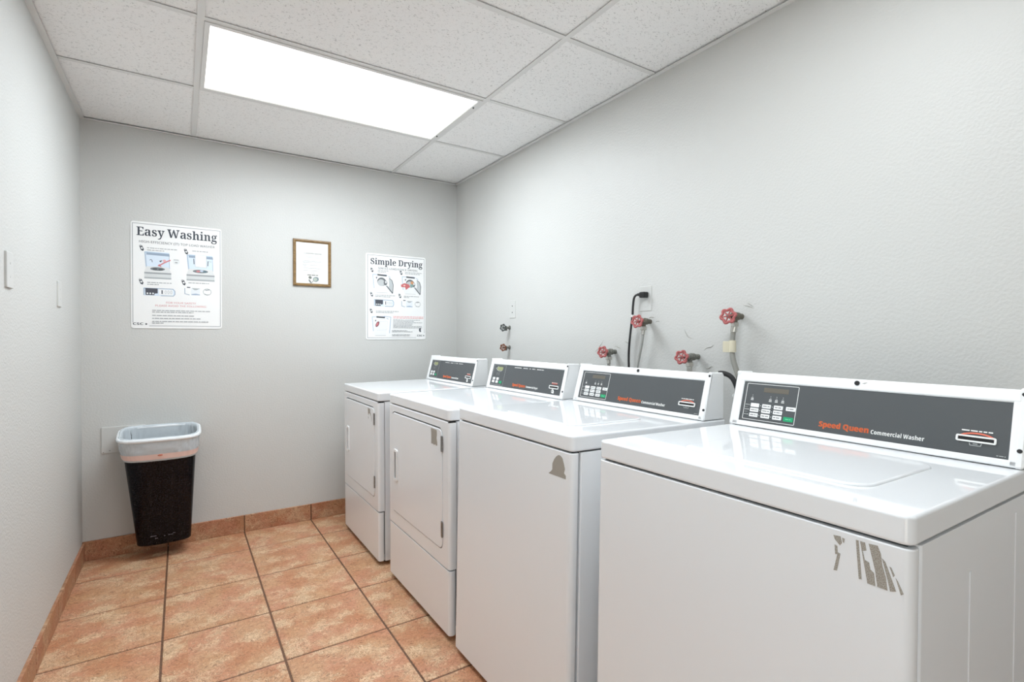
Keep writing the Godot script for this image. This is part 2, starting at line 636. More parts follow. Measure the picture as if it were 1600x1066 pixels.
# ------------------------------------------------------------------ flat print collected as coloured shapes
class Print:
	var v := PackedVector3Array()
	var n := PackedVector3Array()
	var c := PackedColorArray()
	var z := 0.0
	func poly(p: PackedVector2Array, col: Color) -> void:
		z += 0.00002
		var idx := Geometry2D.triangulate_polygon(p)
		var lin := col.srgb_to_linear()
		for k in range(0, idx.size(), 3):
			var a := p[idx[k]]
			var b := p[idx[k + 1]]
			var d := p[idx[k + 2]]
			if (b - a).cross(d - a) > 0.0:
				var t := b
				b = d
				d = t
			for q in [a, b, d]:
				v.append(Vector3(q.x, q.y, z))
				n.append(Vector3(0, 0, 1))
				c.append(lin)
	func rect(x0: float, y0: float, x1: float, y1: float, col: Color) -> void:
		poly(PackedVector2Array([Vector2(x0, y0), Vector2(x1, y0), Vector2(x1, y1), Vector2(x0, y1)]), col)
	func line(pts: Array, w: float, col: Color) -> void:
		for i in pts.size() - 1:
			var a: Vector2 = pts[i]
			var b: Vector2 = pts[i + 1]
			var e := (b - a).normalized()
			var o := Vector2(-e.y, e.x) * w * 0.5
			poly(PackedVector2Array([a - o - e * w * 0.3, b - o + e * w * 0.3, b + o + e * w * 0.3, a + o - e * w * 0.3]), col)
	func oval(x: float, y: float, rx: float, ry: float, col: Color, turn := 0.0) -> void:
		var p := PackedVector2Array()
		for k in 20:
			p.append(Vector2(cos(TAU * k / 20.0) * rx, sin(TAU * k / 20.0) * ry).rotated(turn) + Vector2(x, y))
		poly(p, col)
	func arc(x: float, y: float, rx: float, ry: float, a0: float, a1: float, w: float, col: Color) -> void:
		var q := []
		for k in 13:
			var a := lerpf(a0, a1, k / 12.0)
			q.append(Vector2(x + cos(a) * rx, y + sin(a) * ry))
		line(q, w, col)
	func words(r: RandomNumberGenerator, x0: float, x1: float, y: float, h: float, col: Color) -> void:
		var x := x0
		while x < x1 - h * 0.5:
			var w := minf(r.randf_range(1.4, 5.5) * h, x1 - x)
			rect(x, y - h * 0.5, x + w, y + h * 0.5, col)
			x += w + h * 0.7
	func start(at: float) -> void:
		v.clear()
		n.clear()
		c.clear()
		z = at
	func mesh() -> ArrayMesh:
		var a := []
		a.resize(Mesh.ARRAY_MAX)
		a[Mesh.ARRAY_VERTEX] = v
		a[Mesh.ARRAY_NORMAL] = n
		a[Mesh.ARRAY_COLOR] = c
		var m := ArrayMesh.new()
		m.add_surface_from_arrays(Mesh.PRIMITIVE_TRIANGLES, a)
		return m

# ------------------------------------------------------------------ the room
func build_room() -> void:
	var t := 0.12
	var st := new_st()
	box(st, Vector3(-t, -0.1, -t), Vector3(RW + t, 2.75, 0))
	struct("wall_back", st, M.wall)
	st = new_st()
	box(st, Vector3(-t, -0.1, 0), Vector3(0, 2.75, DOOR_Z0))
	box(st, Vector3(-t, -0.1, DOOR_Z1), Vector3(0, 2.75, RD))
	box(st, Vector3(-t, DOOR_H, DOOR_Z0), Vector3(0, 2.75, DOOR_Z1))
	struct("wall_left", st, M.rough_wall)
	# doorway and pavement outside, both unseen and added for more light: jambs, head, threshold
	st = new_st()
	box(st, Vector3(-t - 0.012, 0, DOOR_Z0), Vector3(0.012, DOOR_H, DOOR_Z0 + 0.03))
	box(st, Vector3(-t - 0.012, 0, DOOR_Z1 - 0.03), Vector3(0.012, DOOR_H, DOOR_Z1))
	box(st, Vector3(-t - 0.012, DOOR_H - 0.03, DOOR_Z0 + 0.03), Vector3(0.012, DOOR_H, DOOR_Z1 - 0.03))
	struct("door_1", st, M.tee)
	st = new_st()
	box(st, Vector3(-6.0, -0.2, -2.0), Vector3(-t, -0.02, 9.0))
	struct("added_ground", st, mat(rgb8(176, 174, 168), 0.85))  # unseen pavement, added to bounce sunlight up through the doorway
	st = new_st()
	box(st, Vector3(RW, -0.1, 0), Vector3(RW + t, 2.75, RD))
	var wr := struct("wall_right", st, M.wall)
	st = new_st()
	box(st, Vector3(-t, -0.1, RD), Vector3(RW + t, 2.75, RD + t))
	struct("wall_front", st, M.wall)
	# plaster ridges left by patching round the pipes
	var r := RandomNumberGenerator.new()
	r.seed = 9
	for a in [[1.80, 1.200, 0.05, 0.2], [1.655, 1.205, 0.09, 3.6], [1.73, 1.175, 0.05, 0.0], [1.93, 1.368, 0.045, 0.1], [1.99, 1.31, 0.04, 2.7], [2.02, 1.29, 0.03, 2.9], [2.20, 1.215, 0.07, 2.6], [2.25, 1.165, 0.06, 0.6], [2.30, 1.10, 0.05, 2.9], [2.33, 1.085, 0.05, 0.3], [2.47, 1.33, 0.05, 2.8], [2.44, 1.352, 0.035, 0.2]]:
		var path := []
		var rad := []
		var p := Vector2(a[0], a[1])
		var an: float = a[3]
		for k in 9:
			path.append(Vector3(RW + 0.0002, p.y, p.x))
			rad.append(0.0003 + 0.0030 * sin(PI * k / 8.0) * r.randf_range(0.5, 1.0))
			an += r.randf_range(-0.45, 0.45)
			p += Vector2(cos(an), sin(an)) * float(a[2]) / 8.0
		var sr := new_st()
		tube(sr, path, 0.001, 6, false, Transform3D.IDENTITY, rad)
		obj("plaster_ridge", sr, M.plaster, wr)

func build_ceiling() -> void:
	var st := new_st()
	box(st, Vector3(-0.12, 2.62, -0.12), Vector3(RW + 0.12, 2.75, RD + 0.12))
	var ce := struct("ceiling", st, M.tee)
	# lay-in tiles
	for i in 3:
		for j in CEIL_Z.size() - 1:
			if i == 1 and (j == 1 or j == 4):
				continue
			var x0: float = CEIL_X[i] + 0.004
			var x1: float = CEIL_X[i + 1] - 0.004
			var z0: float = CEIL_Z[j] + 0.004
			var z1: float = CEIL_Z[j + 1] - 0.004
			var lift := 0.0035 + rng.randf() * 0.002
			var s := new_st()
			uv_tile(s, Vector3(x0, RH + lift, z0), Vector3(x1, RH + lift + 0.015, z1), 0.62, rng.randf(), rng.randf(), -1.0, 0.0015)
			obj("ceiling_tile", s, M.ceiling_tile, ce)
	# tees: flange and web
	for i in [1, 2]:
		var s := new_st()
		box(s, Vector3(CEIL_X[i] - 0.012, RH, 0.001), Vector3(CEIL_X[i] + 0.012, RH + 0.0016, RD - 0.001))
		box(s, Vector3(CEIL_X[i] - 0.001, RH + 0.0016, 0.001), Vector3(CEIL_X[i] + 0.001, RH + 0.036, RD - 0.001))
		obj("main_tee", s, M.tee, ce)
	for j in range(1, CEIL_Z.size() - 1):
		for i in 3:
			var s := new_st()
			var e0 := 0.012 if i > 0 else 0.001
			var e1 := 0.012 if i < 2 else 0.001
			box(s, Vector3(CEIL_X[i] + e0, RH + 0.0002, CEIL_Z[j] - 0.012), Vector3(CEIL_X[i + 1] - e1, RH + 0.0018, CEIL_Z[j] + 0.012))
			box(s, Vector3(CEIL_X[i] + e0, RH + 0.0018, CEIL_Z[j] - 0.001), Vector3(CEIL_X[i + 1] - e1, RH + 0.034, CEIL_Z[j] + 0.001))
			obj("cross_tee", s, M.tee, ce)
	# wall angles
	var w := 0.022
	var angs := [[Vector3(0, 0, 0), Vector3(RW, 0, w)], [Vector3(0, 0, RD - w), Vector3(RW, 0, RD)], [Vector3(0, 0, w), Vector3(w, 0, RD - w)], [Vector3(RW - w, 0, w), Vector3(RW, 0, RD - w)]]
	for k in 4:
		var s := new_st()
		var lo: Vector3 = angs[k][0]
		var hi: Vector3 = angs[k][1]
		box(s, lo + Vector3(0, RH - 0.004, 0), hi + Vector3(0, RH - 0.0022, 0))
		if k == 0: box(s, Vector3(0, RH - 0.0022, 0), Vector3(RW, RH + 0.022, 0.0015))
		if k == 1: box(s, Vector3(0, RH - 0.0022, RD - 0.0015), Vector3(RW, RH + 0.022, RD))
		if k == 2: box(s, Vector3(0, RH - 0.0022, w), Vector3(0.0015, RH + 0.022, RD - w))
		if k == 3: box(s, Vector3(RW - 0.0015, RH - 0.0022, w), Vector3(RW, RH + 0.022, RD - w))
		struct("trim_%d" % (k + 1), s, M.tee)

# box with chamfered edges on the face that shows (side = +1 top, -1 underside) and planar uv
func uv_tile(st: SurfaceTool, lo: Vector3, hi: Vector3, span: float, u0: float, v0: float, side: float, b: float, turn := 0) -> void:
	var yf := hi.y if side > 0.0 else lo.y
	var yb := lo.y if side > 0.0 else hi.y
	var outer := [Vector2(lo.x, lo.z), Vector2(hi.x, lo.z), Vector2(hi.x, hi.z), Vector2(lo.x, hi.z)]
	var inner := [Vector2(lo.x + b, lo.z + b), Vector2(hi.x - b, lo.z + b), Vector2(hi.x - b, hi.z - b), Vector2(lo.x + b, hi.z - b)]
	var yc := yf - side * b
	var uvf := func(p: Vector2) -> Vector2:
		var q = (p - outer[0]) / span
		if turn % 2 == 1:
			q = Vector2(q.y, q.x)
		return q + Vector2(u0, v0)
	var n := Vector3(0, side, 0)
	var f := []
	for p in inner:
		f.append(Vector3(p.x, yf, p.y))
	tri(st, f[0], f[1], f[2], n, n, n, uvf.call(inner[0]), uvf.call(inner[1]), uvf.call(inner[2]))
	tri(st, f[0], f[2], f[3], n, n, n, uvf.call(inner[0]), uvf.call(inner[2]), uvf.call(inner[3]))
	for k in 4:
		var k2 := (k + 1) % 4
		var o0: Vector2 = outer[k]
		var o1: Vector2 = outer[k2]
		var e := o1 - o0
		var o := Vector2(e.y, -e.x).normalized()
		var ns := Vector3(o.x, 0, o.y)
		var nb := (ns + n).normalized()
		var u_o0: Vector2 = uvf.call(o0)
		var u_o1: Vector2 = uvf.call(o1)
		var u_i0: Vector2 = uvf.call(inner[k])
		var u_i1: Vector2 = uvf.call(inner[k2])
		var c0 := Vector3(o0.x, yc, o0.y)
		var c1 := Vector3(o1.x, yc, o1.y)
		tri(st, c0, c1, f[k2], nb, nb, nb, u_o0, u_o1, u_i1)
		tri(st, c0, f[k2], f[k], nb, nb, nb, u_o0, u_i1, u_i0)
		var d0 := Vector3(o0.x, yb, o0.y)
		var d1 := Vector3(o1.x, yb, o1.y)
		tri(st, d0, d1, c1, ns, ns, ns, u_o0, u_o1, u_o1)
		tri(st, d0, c1, c0, ns, ns, ns, u_o0, u_o1, u_o0)

func build_floor() -> void:
	var st := new_st()
	box(st, Vector3(-0.12, -0.1, -0.12), Vector3(RW + 0.12, -0.0025, RD + 0.12))
	var fl := struct("floor", st, M.grout)
	var xs := [0.0]
	var x := 0.3867
	while x < RW:
		xs.append(x)
		x += 0.3955
	xs.append(RW + 0.004)
	var zs := [0.0]
	var z := 0.3065
	while z < RD:
		zs.append(z)
		z += 0.4018
	zs.append(RD + 0.004)
	var g := 0.004
	for i in xs.size() - 1:
		for j in zs.size() - 1:
			var s := new_st()
			uv_tile(s, Vector3(xs[i] + (g if i > 0 else 0.0), -0.012, zs[j] + (g if j > 0 else 0.0)), Vector3(xs[i + 1] - g, rng.randf_range(-0.0006, 0.0), zs[j + 1] - g), 1.2, rng.randf(), rng.randf(), 1.0, 0.0018)
			obj("floor_tile", s, M.terracotta, fl)
	# baseboards of the same tile
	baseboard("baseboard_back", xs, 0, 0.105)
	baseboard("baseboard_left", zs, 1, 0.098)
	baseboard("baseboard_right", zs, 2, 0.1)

func baseboard(called: String, cuts: Array, side: int, h: float) -> void:
	var ln := RW if side == 0 else RD
	var st := new_st()
	var place := Transform3D(Basis.IDENTITY, Vector3.ZERO)
	if side == 0:   # local x along the wall, local y out of the wall, local z down
		place = Transform3D(Basis(Vector3(1, 0, 0), Vector3(0, 0, 1), Vector3(0, -1, 0)), Vector3(0, h, 0))
	elif side == 1:
		place = Transform3D(Basis(Vector3(0, 0, 1), Vector3(1, 0, 0), Vector3(0, 1, 0)), Vector3(0, 0, 0))
	else:
		place = Transform3D(Basis(Vector3(0, 0, 1), Vector3(-1, 0, 0), Vector3(0, -1, 0)), Vector3(RW, h, 0))
	box(st, Vector3(0.001, 0.0, 0.002), Vector3(ln - 0.001, 0.0065, h - 0.002), place)
	var bb := struct(called, st, M.grout)
	for k in cuts.size() - 1:
		var s := new_st()
		var x0: float = maxf(cuts[k], 0.0) + (0.003 if k > 0 else 0.0)
		var x1: float = minf(cuts[k + 1], ln) - 0.003
		if x1 - x0 < 0.02:
			continue
		uv_tile(s, Vector3(x0, 0.0, 0.0), Vector3(x1, 0.0095 + rng.randf() * 0.0012, h), 1.2, rng.randf(), rng.randf(), 1.0, 0.0018)
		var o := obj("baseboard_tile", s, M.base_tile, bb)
		o.transform = place
		if side == 1:
			o.transform = Transform3D(Basis(Vector3(0, 0, 1), Vector3(1, 0, 0), Vector3(0, 1, 0)), Vector3.ZERO)

func build_ceiling_light(row: int, label: String, near_wall: bool) -> void:
	var x0: float = CEIL_X[1] + 0.0125
	var x1: float = CEIL_X[2] - 0.0125
	var z0: float = CEIL_Z[row] + 0.0125
	var z1: float = CEIL_Z[row + 1] - 0.0125
	var cx := (x0 + x1) * 0.5
	var cz := (z0 + z1) * 0.5
	var w := x1 - x0
	var d := z1 - z0
	var t := thing("ceiling_light", label, "ceiling light", xlate(cx, RH, cz))
	var down := Transform3D(Basis(Vector3(1, 0, 0), Vector3(0, 0, 1), Vector3(0, -1, 0)), Vector3.ZERO)
	var st := new_st()
	ring(st, w, d, 0.002, 0.018, 0.008, down.translated(Vector3(0, 0.004, 0)))
	# sheet-metal housing above the lens
	box(st, Vector3(-w * 0.5, 0.10, -d * 0.5), Vector3(w * 0.5, 0.102, d * 0.5))
	box(st, Vector3(-w * 0.5, 0.004, -d * 0.5), Vector3(-w * 0.5 + 0.002, 0.10, d * 0.5))
	box(st, Vector3(w * 0.5 - 0.002, 0.004, -d * 0.5), Vector3(w * 0.5, 0.10, d * 0.5))
	box(st, Vector3(-w * 0.5, 0.004, -d * 0.5), Vector3(w * 0.5, 0.10, -d * 0.5 + 0.002))
	box(st, Vector3(-w * 0.5, 0.004, d * 0.5 - 0.002), Vector3(w * 0.5, 0.10, d * 0.5))
	obj("frame", st, M.tee, t)
	st = new_st()
	box(st, Vector3(-w * 0.5 + 0.017, 0.001, -d * 0.5 + 0.017), Vector3(w * 0.5 - 0.017, 0.004, d * 0.5 - 0.017))
	obj("diffuser", st, M.diffuser, t)
	if near_wall:
		for s in [-1.0, 1.0]:
			st = new_st()
			lathe(st, [Vector2(0, 0.0), Vector2(0.004, 0.0), Vector2(0.004, 0.007), Vector2(0, 0.007)], 10, Transform3D(Basis(Vector3(1, 0, 0), Vector3(0, 0, 1), Vector3(0, -1, 0)), Vector3(w * 0.5 - 0.009, -0.0025, s * d * 0.36)))
			obj("latch", st, M.soft_black, t)
	var al := AreaLight3D.new()
	al.name = "lamp"
	al.area_size = Vector2(w - 0.04, d - 0.04)
	al.light_color = LIGHT_COLOR
	al.light_energy = LIGHT_ENERGY[0] if near_wall else LIGHT_ENERGY[1]
	al.area_range = 12.0
	al.area_attenuation = 2.0
	al.shadow_enabled = true
	al.transform = Transform3D(Basis(Vector3.RIGHT, -PI / 2.0), Vector3(0, -0.006, 0))
	t.add_child(al)

# ------------------------------------------------------------------ machines
# machine frame: x to the right along the front, y up, z out of the front; origin at the front left foot
func machine_xf(xb: float, z0: float, lean: float) -> Transform3D:
	return Transform3D(Basis(Vector3.UP, -PI / 2.0) * Basis(Vector3.RIGHT, -deg_to_rad(lean)), Vector3(xb, 0.0, z0))

func build_machines() -> void:
	dryer(1.333, 0.262, -0.3, 0.674, 0.923, "white coin-laundry dryer in the back corner beside the back wall, shown as the leftmost machine", 0)
	dryer(1.348, 1.056, -0.1, 0.697, 0.932, "white front-door dryer second from the back wall, between corner dryer and washer", 1)
	washer(1.343, 1.806, 1.1, 0.690, 0.949, "white top-load washer standing beside the dryers, with bell-shaped sticker residue on its front", 0)
	washer(1.334, 2.615, 1.0, 0.669, 0.962, "large white top-load washer nearest the viewer, with torn streaky sticker residue on its front", 1)

const DEPTH := 0.70

func common_cabinet(t: Node3D, W: float, H: float, gap: float) -> void:
	# dark core added inside to block light, so the seams stay dark
	var st := new_st()
	box(st, Vector3(0.012, 0.055, -DEPTH + 0.02), Vector3(W - 0.012, H - 0.01, -0.014))
	obj("light_block_core", st, M.light_block_core, t)
	# wrap-round sides and back, with pressed ribs on the sides
	st = new_st()
	var up := Transform3D(Basis(Vector3(1, 0, 0), Vector3(0, 0, -1), Vector3(0, 1, 0)), Vector3(W * 0.5, gap, -0.036 - (DEPTH - 0.036) * 0.5))
	slab(st, W - 0.003, DEPTH - 0.036, H - 0.049 - gap, 0.004, 0.001, up)
	for s in 2:
		for zz in [-0.245, -0.50]:
			var bx := (0.0015 if s == 0 else W - 0.0015)
			var o := Transform3D(Basis(Vector3(0, 0, 1), Vector3(0, 1, 0), Vector3(-1 if s == 0 else 1, 0, 0)), Vector3(bx, H * (0.46 if zz > -0.3 else 0.49), zz))
			slab(st, 0.007, H * (0.80 if zz > -0.3 else 0.86), 0.0016, 0.0034, 0.0012, o, false, 4)
	obj("cabinet", st, M.enamel_front, t)
	st = new_st()
	var tp := Transform3D(Basis(Vector3(1, 0, 0), Vector3(0, 0, -1), Vector3(0, 1, 0)), Vector3(W * 0.5, H - 0.045, -DEPTH * 0.5))
	slab(st, W, DEPTH, 0.045, 0.016, 0.006, tp, true)
	obj("top_panel", st, M.enamel, t)
	for s in [Vector2(0.06, -0.06), Vector2(W - 0.06, -0.06), Vector2(0.06, -DEPTH + 0.06), Vector2(W - 0.06, -DEPTH + 0.06)]:
		st = new_st()
		lathe(st, [Vector2(0, 0), Vector2(0.019, 0), Vector2(0.021, 0.008), Vector2(0.012, 0.014), Vector2(0.008, 0.016), Vector2(0.008, 0.075)], 14, Transform3D(Basis(Vector3(1, 0, 0), Vector3(0, 0, -1), Vector3(0, 1, 0)), Vector3(s.x, 0.0, s.y)))
		obj("foot", st, M.rubber, t)

func front_slab(st: SurfaceTool, W: float, y0: float, y1: float, th: float) -> void:
	slab(st, W, th, y1 - y0, 0.014, 0.0025, Transform3D(Basis(Vector3(1, 0, 0), Vector3(0, 0, -1), Vector3(0, 1, 0)), Vector3(W * 0.5, y0, -th * 0.5)), true)

func residue(parent: Node, pts: Array, z: float) -> MeshInstance3D:
	var st := new_st()
	for p in pts:
		plate_poly(st, PackedVector2Array(p), 0.0005, xlate(0, 0, z))
	return obj("sticker_residue", st, M.residue, parent)

func washer(xb: float, z0: float, lean: float, W: float, H: float, label: String, which: int) -> void:
	var t := thing("washing_machine", label, "washing machine", machine_xf(xb, z0, lean), "top-load washers along the right wall")
	common_cabinet(t, W, H, 0.022)
	var st := new_st()
	front_slab(st, W, 0.022, H - 0.0495, 0.033)
	obj("front_panel", st, M.enamel_front, t)
	# lid
	st = new_st()
	slab(st, 0.40, 0.33, 0.0075, 0.045, 0.005, Transform3D(Basis(Vector3(1, 0, 0), Vector3(0, 0, -1), Vector3(0, 1, 0)), Vector3(0.365, H - 0.0025, -0.265)), false, 8)
	obj("lid", st, M.enamel, t)
	console(t, W, H, [0.574, 0.545][which], true)
	if which == 0:
		var bell := [Vector2(0.586, 0.829), Vector2(0.596, 0.834), Vector2(0.604, 0.843), Vector2(0.606, 0.861), Vector2(0.613, 0.876), Vector2(0.623, 0.884), Vector2(0.630, 0.890), Vector2(0.641, 0.891), Vector2(0.650, 0.885), Vector2(0.658, 0.872), Vector2(0.662, 0.857), Vector2(0.660, 0.844), Vector2(0.666, 0.839), Vector2(0.668, 0.829)]
		for i in bell.size():
			bell[i] += Vector2(-0.002 * (i % 2), -0.004)
		var o := residue(t, [bell], 0.0)
		o.set_meta("label", "bell-shaped grey sticker residue")
	else:
		var s := []
		s.append([Vector2(0.561, 0.902), Vector2(0.572, 0.903), Vector2(0.574, 0.893), Vector2(0.571, 0.888), Vector2(0.568, 0.891), Vector2(0.563, 0.896)])
		s.append([Vector2(0.563, 0.887), Vector2(0.567, 0.886), Vector2(0.568, 0.873), Vector2(0.564, 0.872)])
		s.append([Vector2(0.568, 0.876), Vector2(0.572, 0.875), Vector2(0.567, 0.846), Vector2(0.562, 0.845)])
		s.append([Vector2(0.574, 0.902), Vector2(0.578, 0.901), Vector2(0.577, 0.894), Vector2(0.575, 0.895)])
		s.append([Vector2(0.594, 0.905), Vector2(0.598, 0.905), Vector2(0.603, 0.846), Vector2(0.599, 0.845)])
		s.append([Vector2(0.600, 0.905), Vector2(0.607, 0.905), Vector2(0.609, 0.893), Vector2(0.604, 0.891), Vector2(0.607, 0.878), Vector2(0.613, 0.876), Vector2(0.615, 0.866), Vector2(0.620, 0.862), Vector2(0.622, 0.843), Vector2(0.611, 0.843)])
		s.append([Vector2(0.612, 0.905), Vector2(0.624, 0.906), Vector2(0.6285, 0.895), Vector2(0.6305, 0.879), Vector2(0.6355, 0.862), Vector2(0.638, 0.843), Vector2(0.6245, 0.843), Vector2(0.621, 0.868)])
		s.append([Vector2(0.630, 0.889), Vector2(0.6345, 0.885), Vector2(0.641, 0.868), Vector2(0.649, 0.846), Vector2(0.6415, 0.843), Vector2(0.637, 0.862)])
		s.append([Vector2(0.640, 0.880), Vector2(0.6425, 0.879), Vector2(0.647, 0.869), Vector2(0.645, 0.866)])
		s.append([Vector2(0.648, 0.866), Vector2(0.651, 0.862), Vector2(0.6585, 0.846), Vector2(0.655, 0.843)])
		var o := residue(t, s, 0.0)
		o.set_meta("label", "streaky torn grey sticker residue")

func dryer(xb: float, z0: float, lean: float, W: float, H: float, label: String, which: int) -> void:
	var t := thing("clothes_dryer", label, "dryer", machine_xf(xb, z0, lean), "front-door dryers by the back wall")
	common_cabinet(t, W, H, 0.022)
	var split := 0.286
	# front panel with the door opening
	var st := new_st()
	var y0 := split + 0.002
	var y1 := H - 0.0495
	var dx0 := 0.045
	var dx1 := W - 0.058
	var dy0 := 0.352
	var dy1 := H - 0.081
	var dc := Vector2((dx0 + dx1) * 0.5, (dy0 + dy1) * 0.5)
	var dw := dx1 - dx0
	var dh := dy1 - dy0
	panel_with_hole(st, W, y0, y1, dc, dw, dh, 0.032, 0.033)
	obj("front_panel", st, M.enamel_front, t)
	st = new_st()
	front_slab(st, W, 0.024, split - 0.0015, 0.033)
	obj("lower_panel", st, M.enamel_front, t)
	# door, hanging a little low in its opening so that the top gap is the wide one
	var door_mesh := new_st()
	slab(door_mesh, dw - 0.006, dh - 0.009, 0.012, 0.030, 0.0035, Transform3D(Basis.IDENTITY, Vector3.ZERO))
	var door := obj("door", door_mesh, M.enamel_front, t)
	door.position = Vector3(dc.x, dc.y - 0.002, -0.0095)
	var hx := -dw * 0.5 + 0.062
	var hy := 0.591 - dc.y
	st = new_st()
	ring(st, 0.05, 0.155, 0.010, 0.012, 0.007, xlate(hx, hy, 0.0118))
	obj("handle", st, M.console_plastic, door)
	st = new_st()
	slab(st, 0.028, 0.133, 0.0012, 0.003, 0.0005, xlate(hx, hy, 0.0115))
	obj("handle_recess", st, mat(rgb8(120, 122, 126), 0.5), door)
	for hyy in [dh * 0.5 - 0.062, -dh * 0.5 + 0.088]:
		st = new_st()
		slab(st, 0.012, 0.064, 0.004, 0.001, 0.0008, xlate(dw * 0.5 - 0.0045, hyy, 0.0105))
		for k in 3:
			tube(st, [Vector3(dw * 0.5 + 0.0015, hyy - 0.031 + k * 0.0215, 0.0135), Vector3(dw * 0.5 + 0.0015, hyy - 0.031 + k * 0.0215 + 0.0185, 0.0135)], 0.0042, 8)
		obj("hinge", st, M.steel, door)
	# what is left of a peeled sticker in the upper right corner of the door
	var r := RandomNumberGenerator.new()
	r.seed = 40 + which
	var cx := dw * 0.5 - 0.078
	var top := dh * 0.5 - 0.012
	var pieces := []
	if which == 1:
		var p := [Vector2(cx - 0.032, top), Vector2(cx + 0.026, top - 0.001), Vector2(cx + 0.028, top - 0.02), Vector2(cx + 0.024, top - 0.034), Vector2(cx + 0.03, top - 0.05), Vector2(cx + 0.031, top - 0.064), Vector2(cx + 0.02, top - 0.067), Vector2(cx + 0.012, top - 0.062), Vector2(cx - 0.002, top - 0.068), Vector2(cx - 0.012, top - 0.064), Vector2(cx - 0.03, top - 0.066), Vector2(cx - 0.029, top - 0.03)]
		pieces.append(p)
	else:
		pieces.append([Vector2(cx - 0.03, top - 0.002), Vector2(cx + 0.012, top - 0.003), Vector2(cx + 0.01, top - 0.02), Vector2(cx + 0.022, top - 0.03), Vector2(cx + 0.024, top - 0.042), Vector2(cx + 0.006, top - 0.03), Vector2(cx - 0.012, top - 0.028), Vector2(cx - 0.02, top - 0.042), Vector2(cx - 0.03, top - 0.03)])
		pieces.append([Vector2(cx - 0.03, top - 0.05), Vector2(cx - 0.02, top - 0.052), Vector2(cx - 0.024, top - 0.062)])
		pieces.append([Vector2(cx + 0.026, top - 0.036), Vector2(cx + 0.034, top - 0.05), Vector2(cx + 0.036, top - 0.07), Vector2(cx + 0.03, top - 0.056)])
	st = new_st()
	for p in pieces:
		plate_poly(st, PackedVector2Array(p), 0.0005, xlate(0, 0, 0.012))
	var o := obj("sticker_residue", st, M.residue, door)
	o.set_meta("label", "grey sticker residue in the door corner")
	console(t, W, H, [0.566, 0.572][which], false)

# the front sheet of the dryer: rounded outer edges, rounded-rectangle opening
func panel_with_hole(st: SurfaceTool, W: float, y0: float, y1: float, c: Vector2, hw: float, hh: float, hr: float, th: float) -> void:
	var q := rrect(hw, hh, hr, 6)
	var ip := PackedVector2Array()
	for p in q[0]:
		ip.append(p + c)
	var e := 0.012          # flat face ends here, then the sheet rolls back
	var lo := Vector2(e, y0 + 0.003)
	var hi := Vector2(W - e, y1 - 0.003)
	var op := PackedVector2Array()
	for p in q[0]:
		# nearest way out from the opening to the rectangle, corner to corner
		var s := maxf(absf(p.x) / (hw * 0.5), absf(p.y) / (hh * 0.5))
		var u = p / s
		var x = (lo.x + (hi.x - lo.x) * (u.x / hw + 0.5))
		var y = (lo.y + (hi.y - lo.y) * (u.y / hh + 0.5))
		op.append(Vector2(x, y))
	# corners of the rectangle must be hit exactly
	for corner in [lo, hi, Vector2(lo.x, hi.y), Vector2(hi.x, lo.y)]:
		var best := 0
		for i in op.size():
			if op[i].distance_squared_to(corner) < op[best].distance_squared_to(corner):
				best = i
		op[best] = corner
	var n := ip.size()
	var f := Vector3(0, 0, 1)
	for j in n:
		var k := (j + 1) % n
		quad(st, v3(op[j], 0), v3(op[k], 0), v3(ip[k], 0), v3(ip[j], 0), f)
		var n0 := v3(-q[1][j], 0)
		var n1 := v3(-q[1][k], 0)
		tri(st, v3(ip[j], 0), v3(ip[k], 0), v3(ip[k], -0.013), n0, n1, n1)
		tri(st, v3(ip[j], 0), v3(ip[k], -0.013), v3(ip[j], -0.013), n0, n1, n0)
	# rolled edges: arcs on the left and right, small ones above and below, then the returns
	var seg := 6
	for s in 2:
		var bx := lo.x if s == 0 else hi.x
		var dir := -1.0 if s == 0 else 1.0
		for i in seg:
			var a0 := PI * 0.5 * i / seg
			var a1 := PI * 0.5 * (i + 1) / seg
			var p0 := Vector2(bx + dir * e * sin(a0), -e + e * cos(a0))
			var p1 := Vector2(bx + dir * e * sin(a1), -e + e * cos(a1))
			var m0 := Vector3(dir * sin(a0), 0, cos(a0))
			var m1 := Vector3(dir * sin(a1), 0, cos(a1))
			tri(st, Vector3(p0.x, lo.y, p0.y), Vector3(p0.x, hi.y, p0.y), Vector3(p1.x, hi.y, p1.y), m0, m0, m1)
			tri(st, Vector3(p0.x, lo.y, p0.y), Vector3(p1.x, hi.y, p1.y), Vector3(p1.x, lo.y, p1.y), m0, m1, m1)
		quad(st, Vector3(bx + dir * e, lo.y, -e), Vector3(bx + dir * e, hi.y, -e), Vector3(bx + dir * e, hi.y, -th), Vector3(bx + dir * e, lo.y, -th), Vector3(dir, 0, 0))
	for s in 2:
		var by := lo.y if s == 0 else hi.y
		var dy := -1.0 if s == 0 else 1.0
		var b2 := 0.003
		quad(st, Vector3(lo.x, by, 0), Vector3(hi.x, by, 0), Vector3(hi.x, by + dy * b2, -b2), Vector3(lo.x, by + dy * b2, -b2), Vector3(0, dy, 1).normalized())
		quad(st, Vector3(lo.x, by + dy * b2, -b2), Vector3(hi.x, by + dy * b2, -b2), Vector3(hi.x, by + dy * b2, -th), Vector3(lo.x, by + dy * b2, -th), Vector3(0, dy, 0))

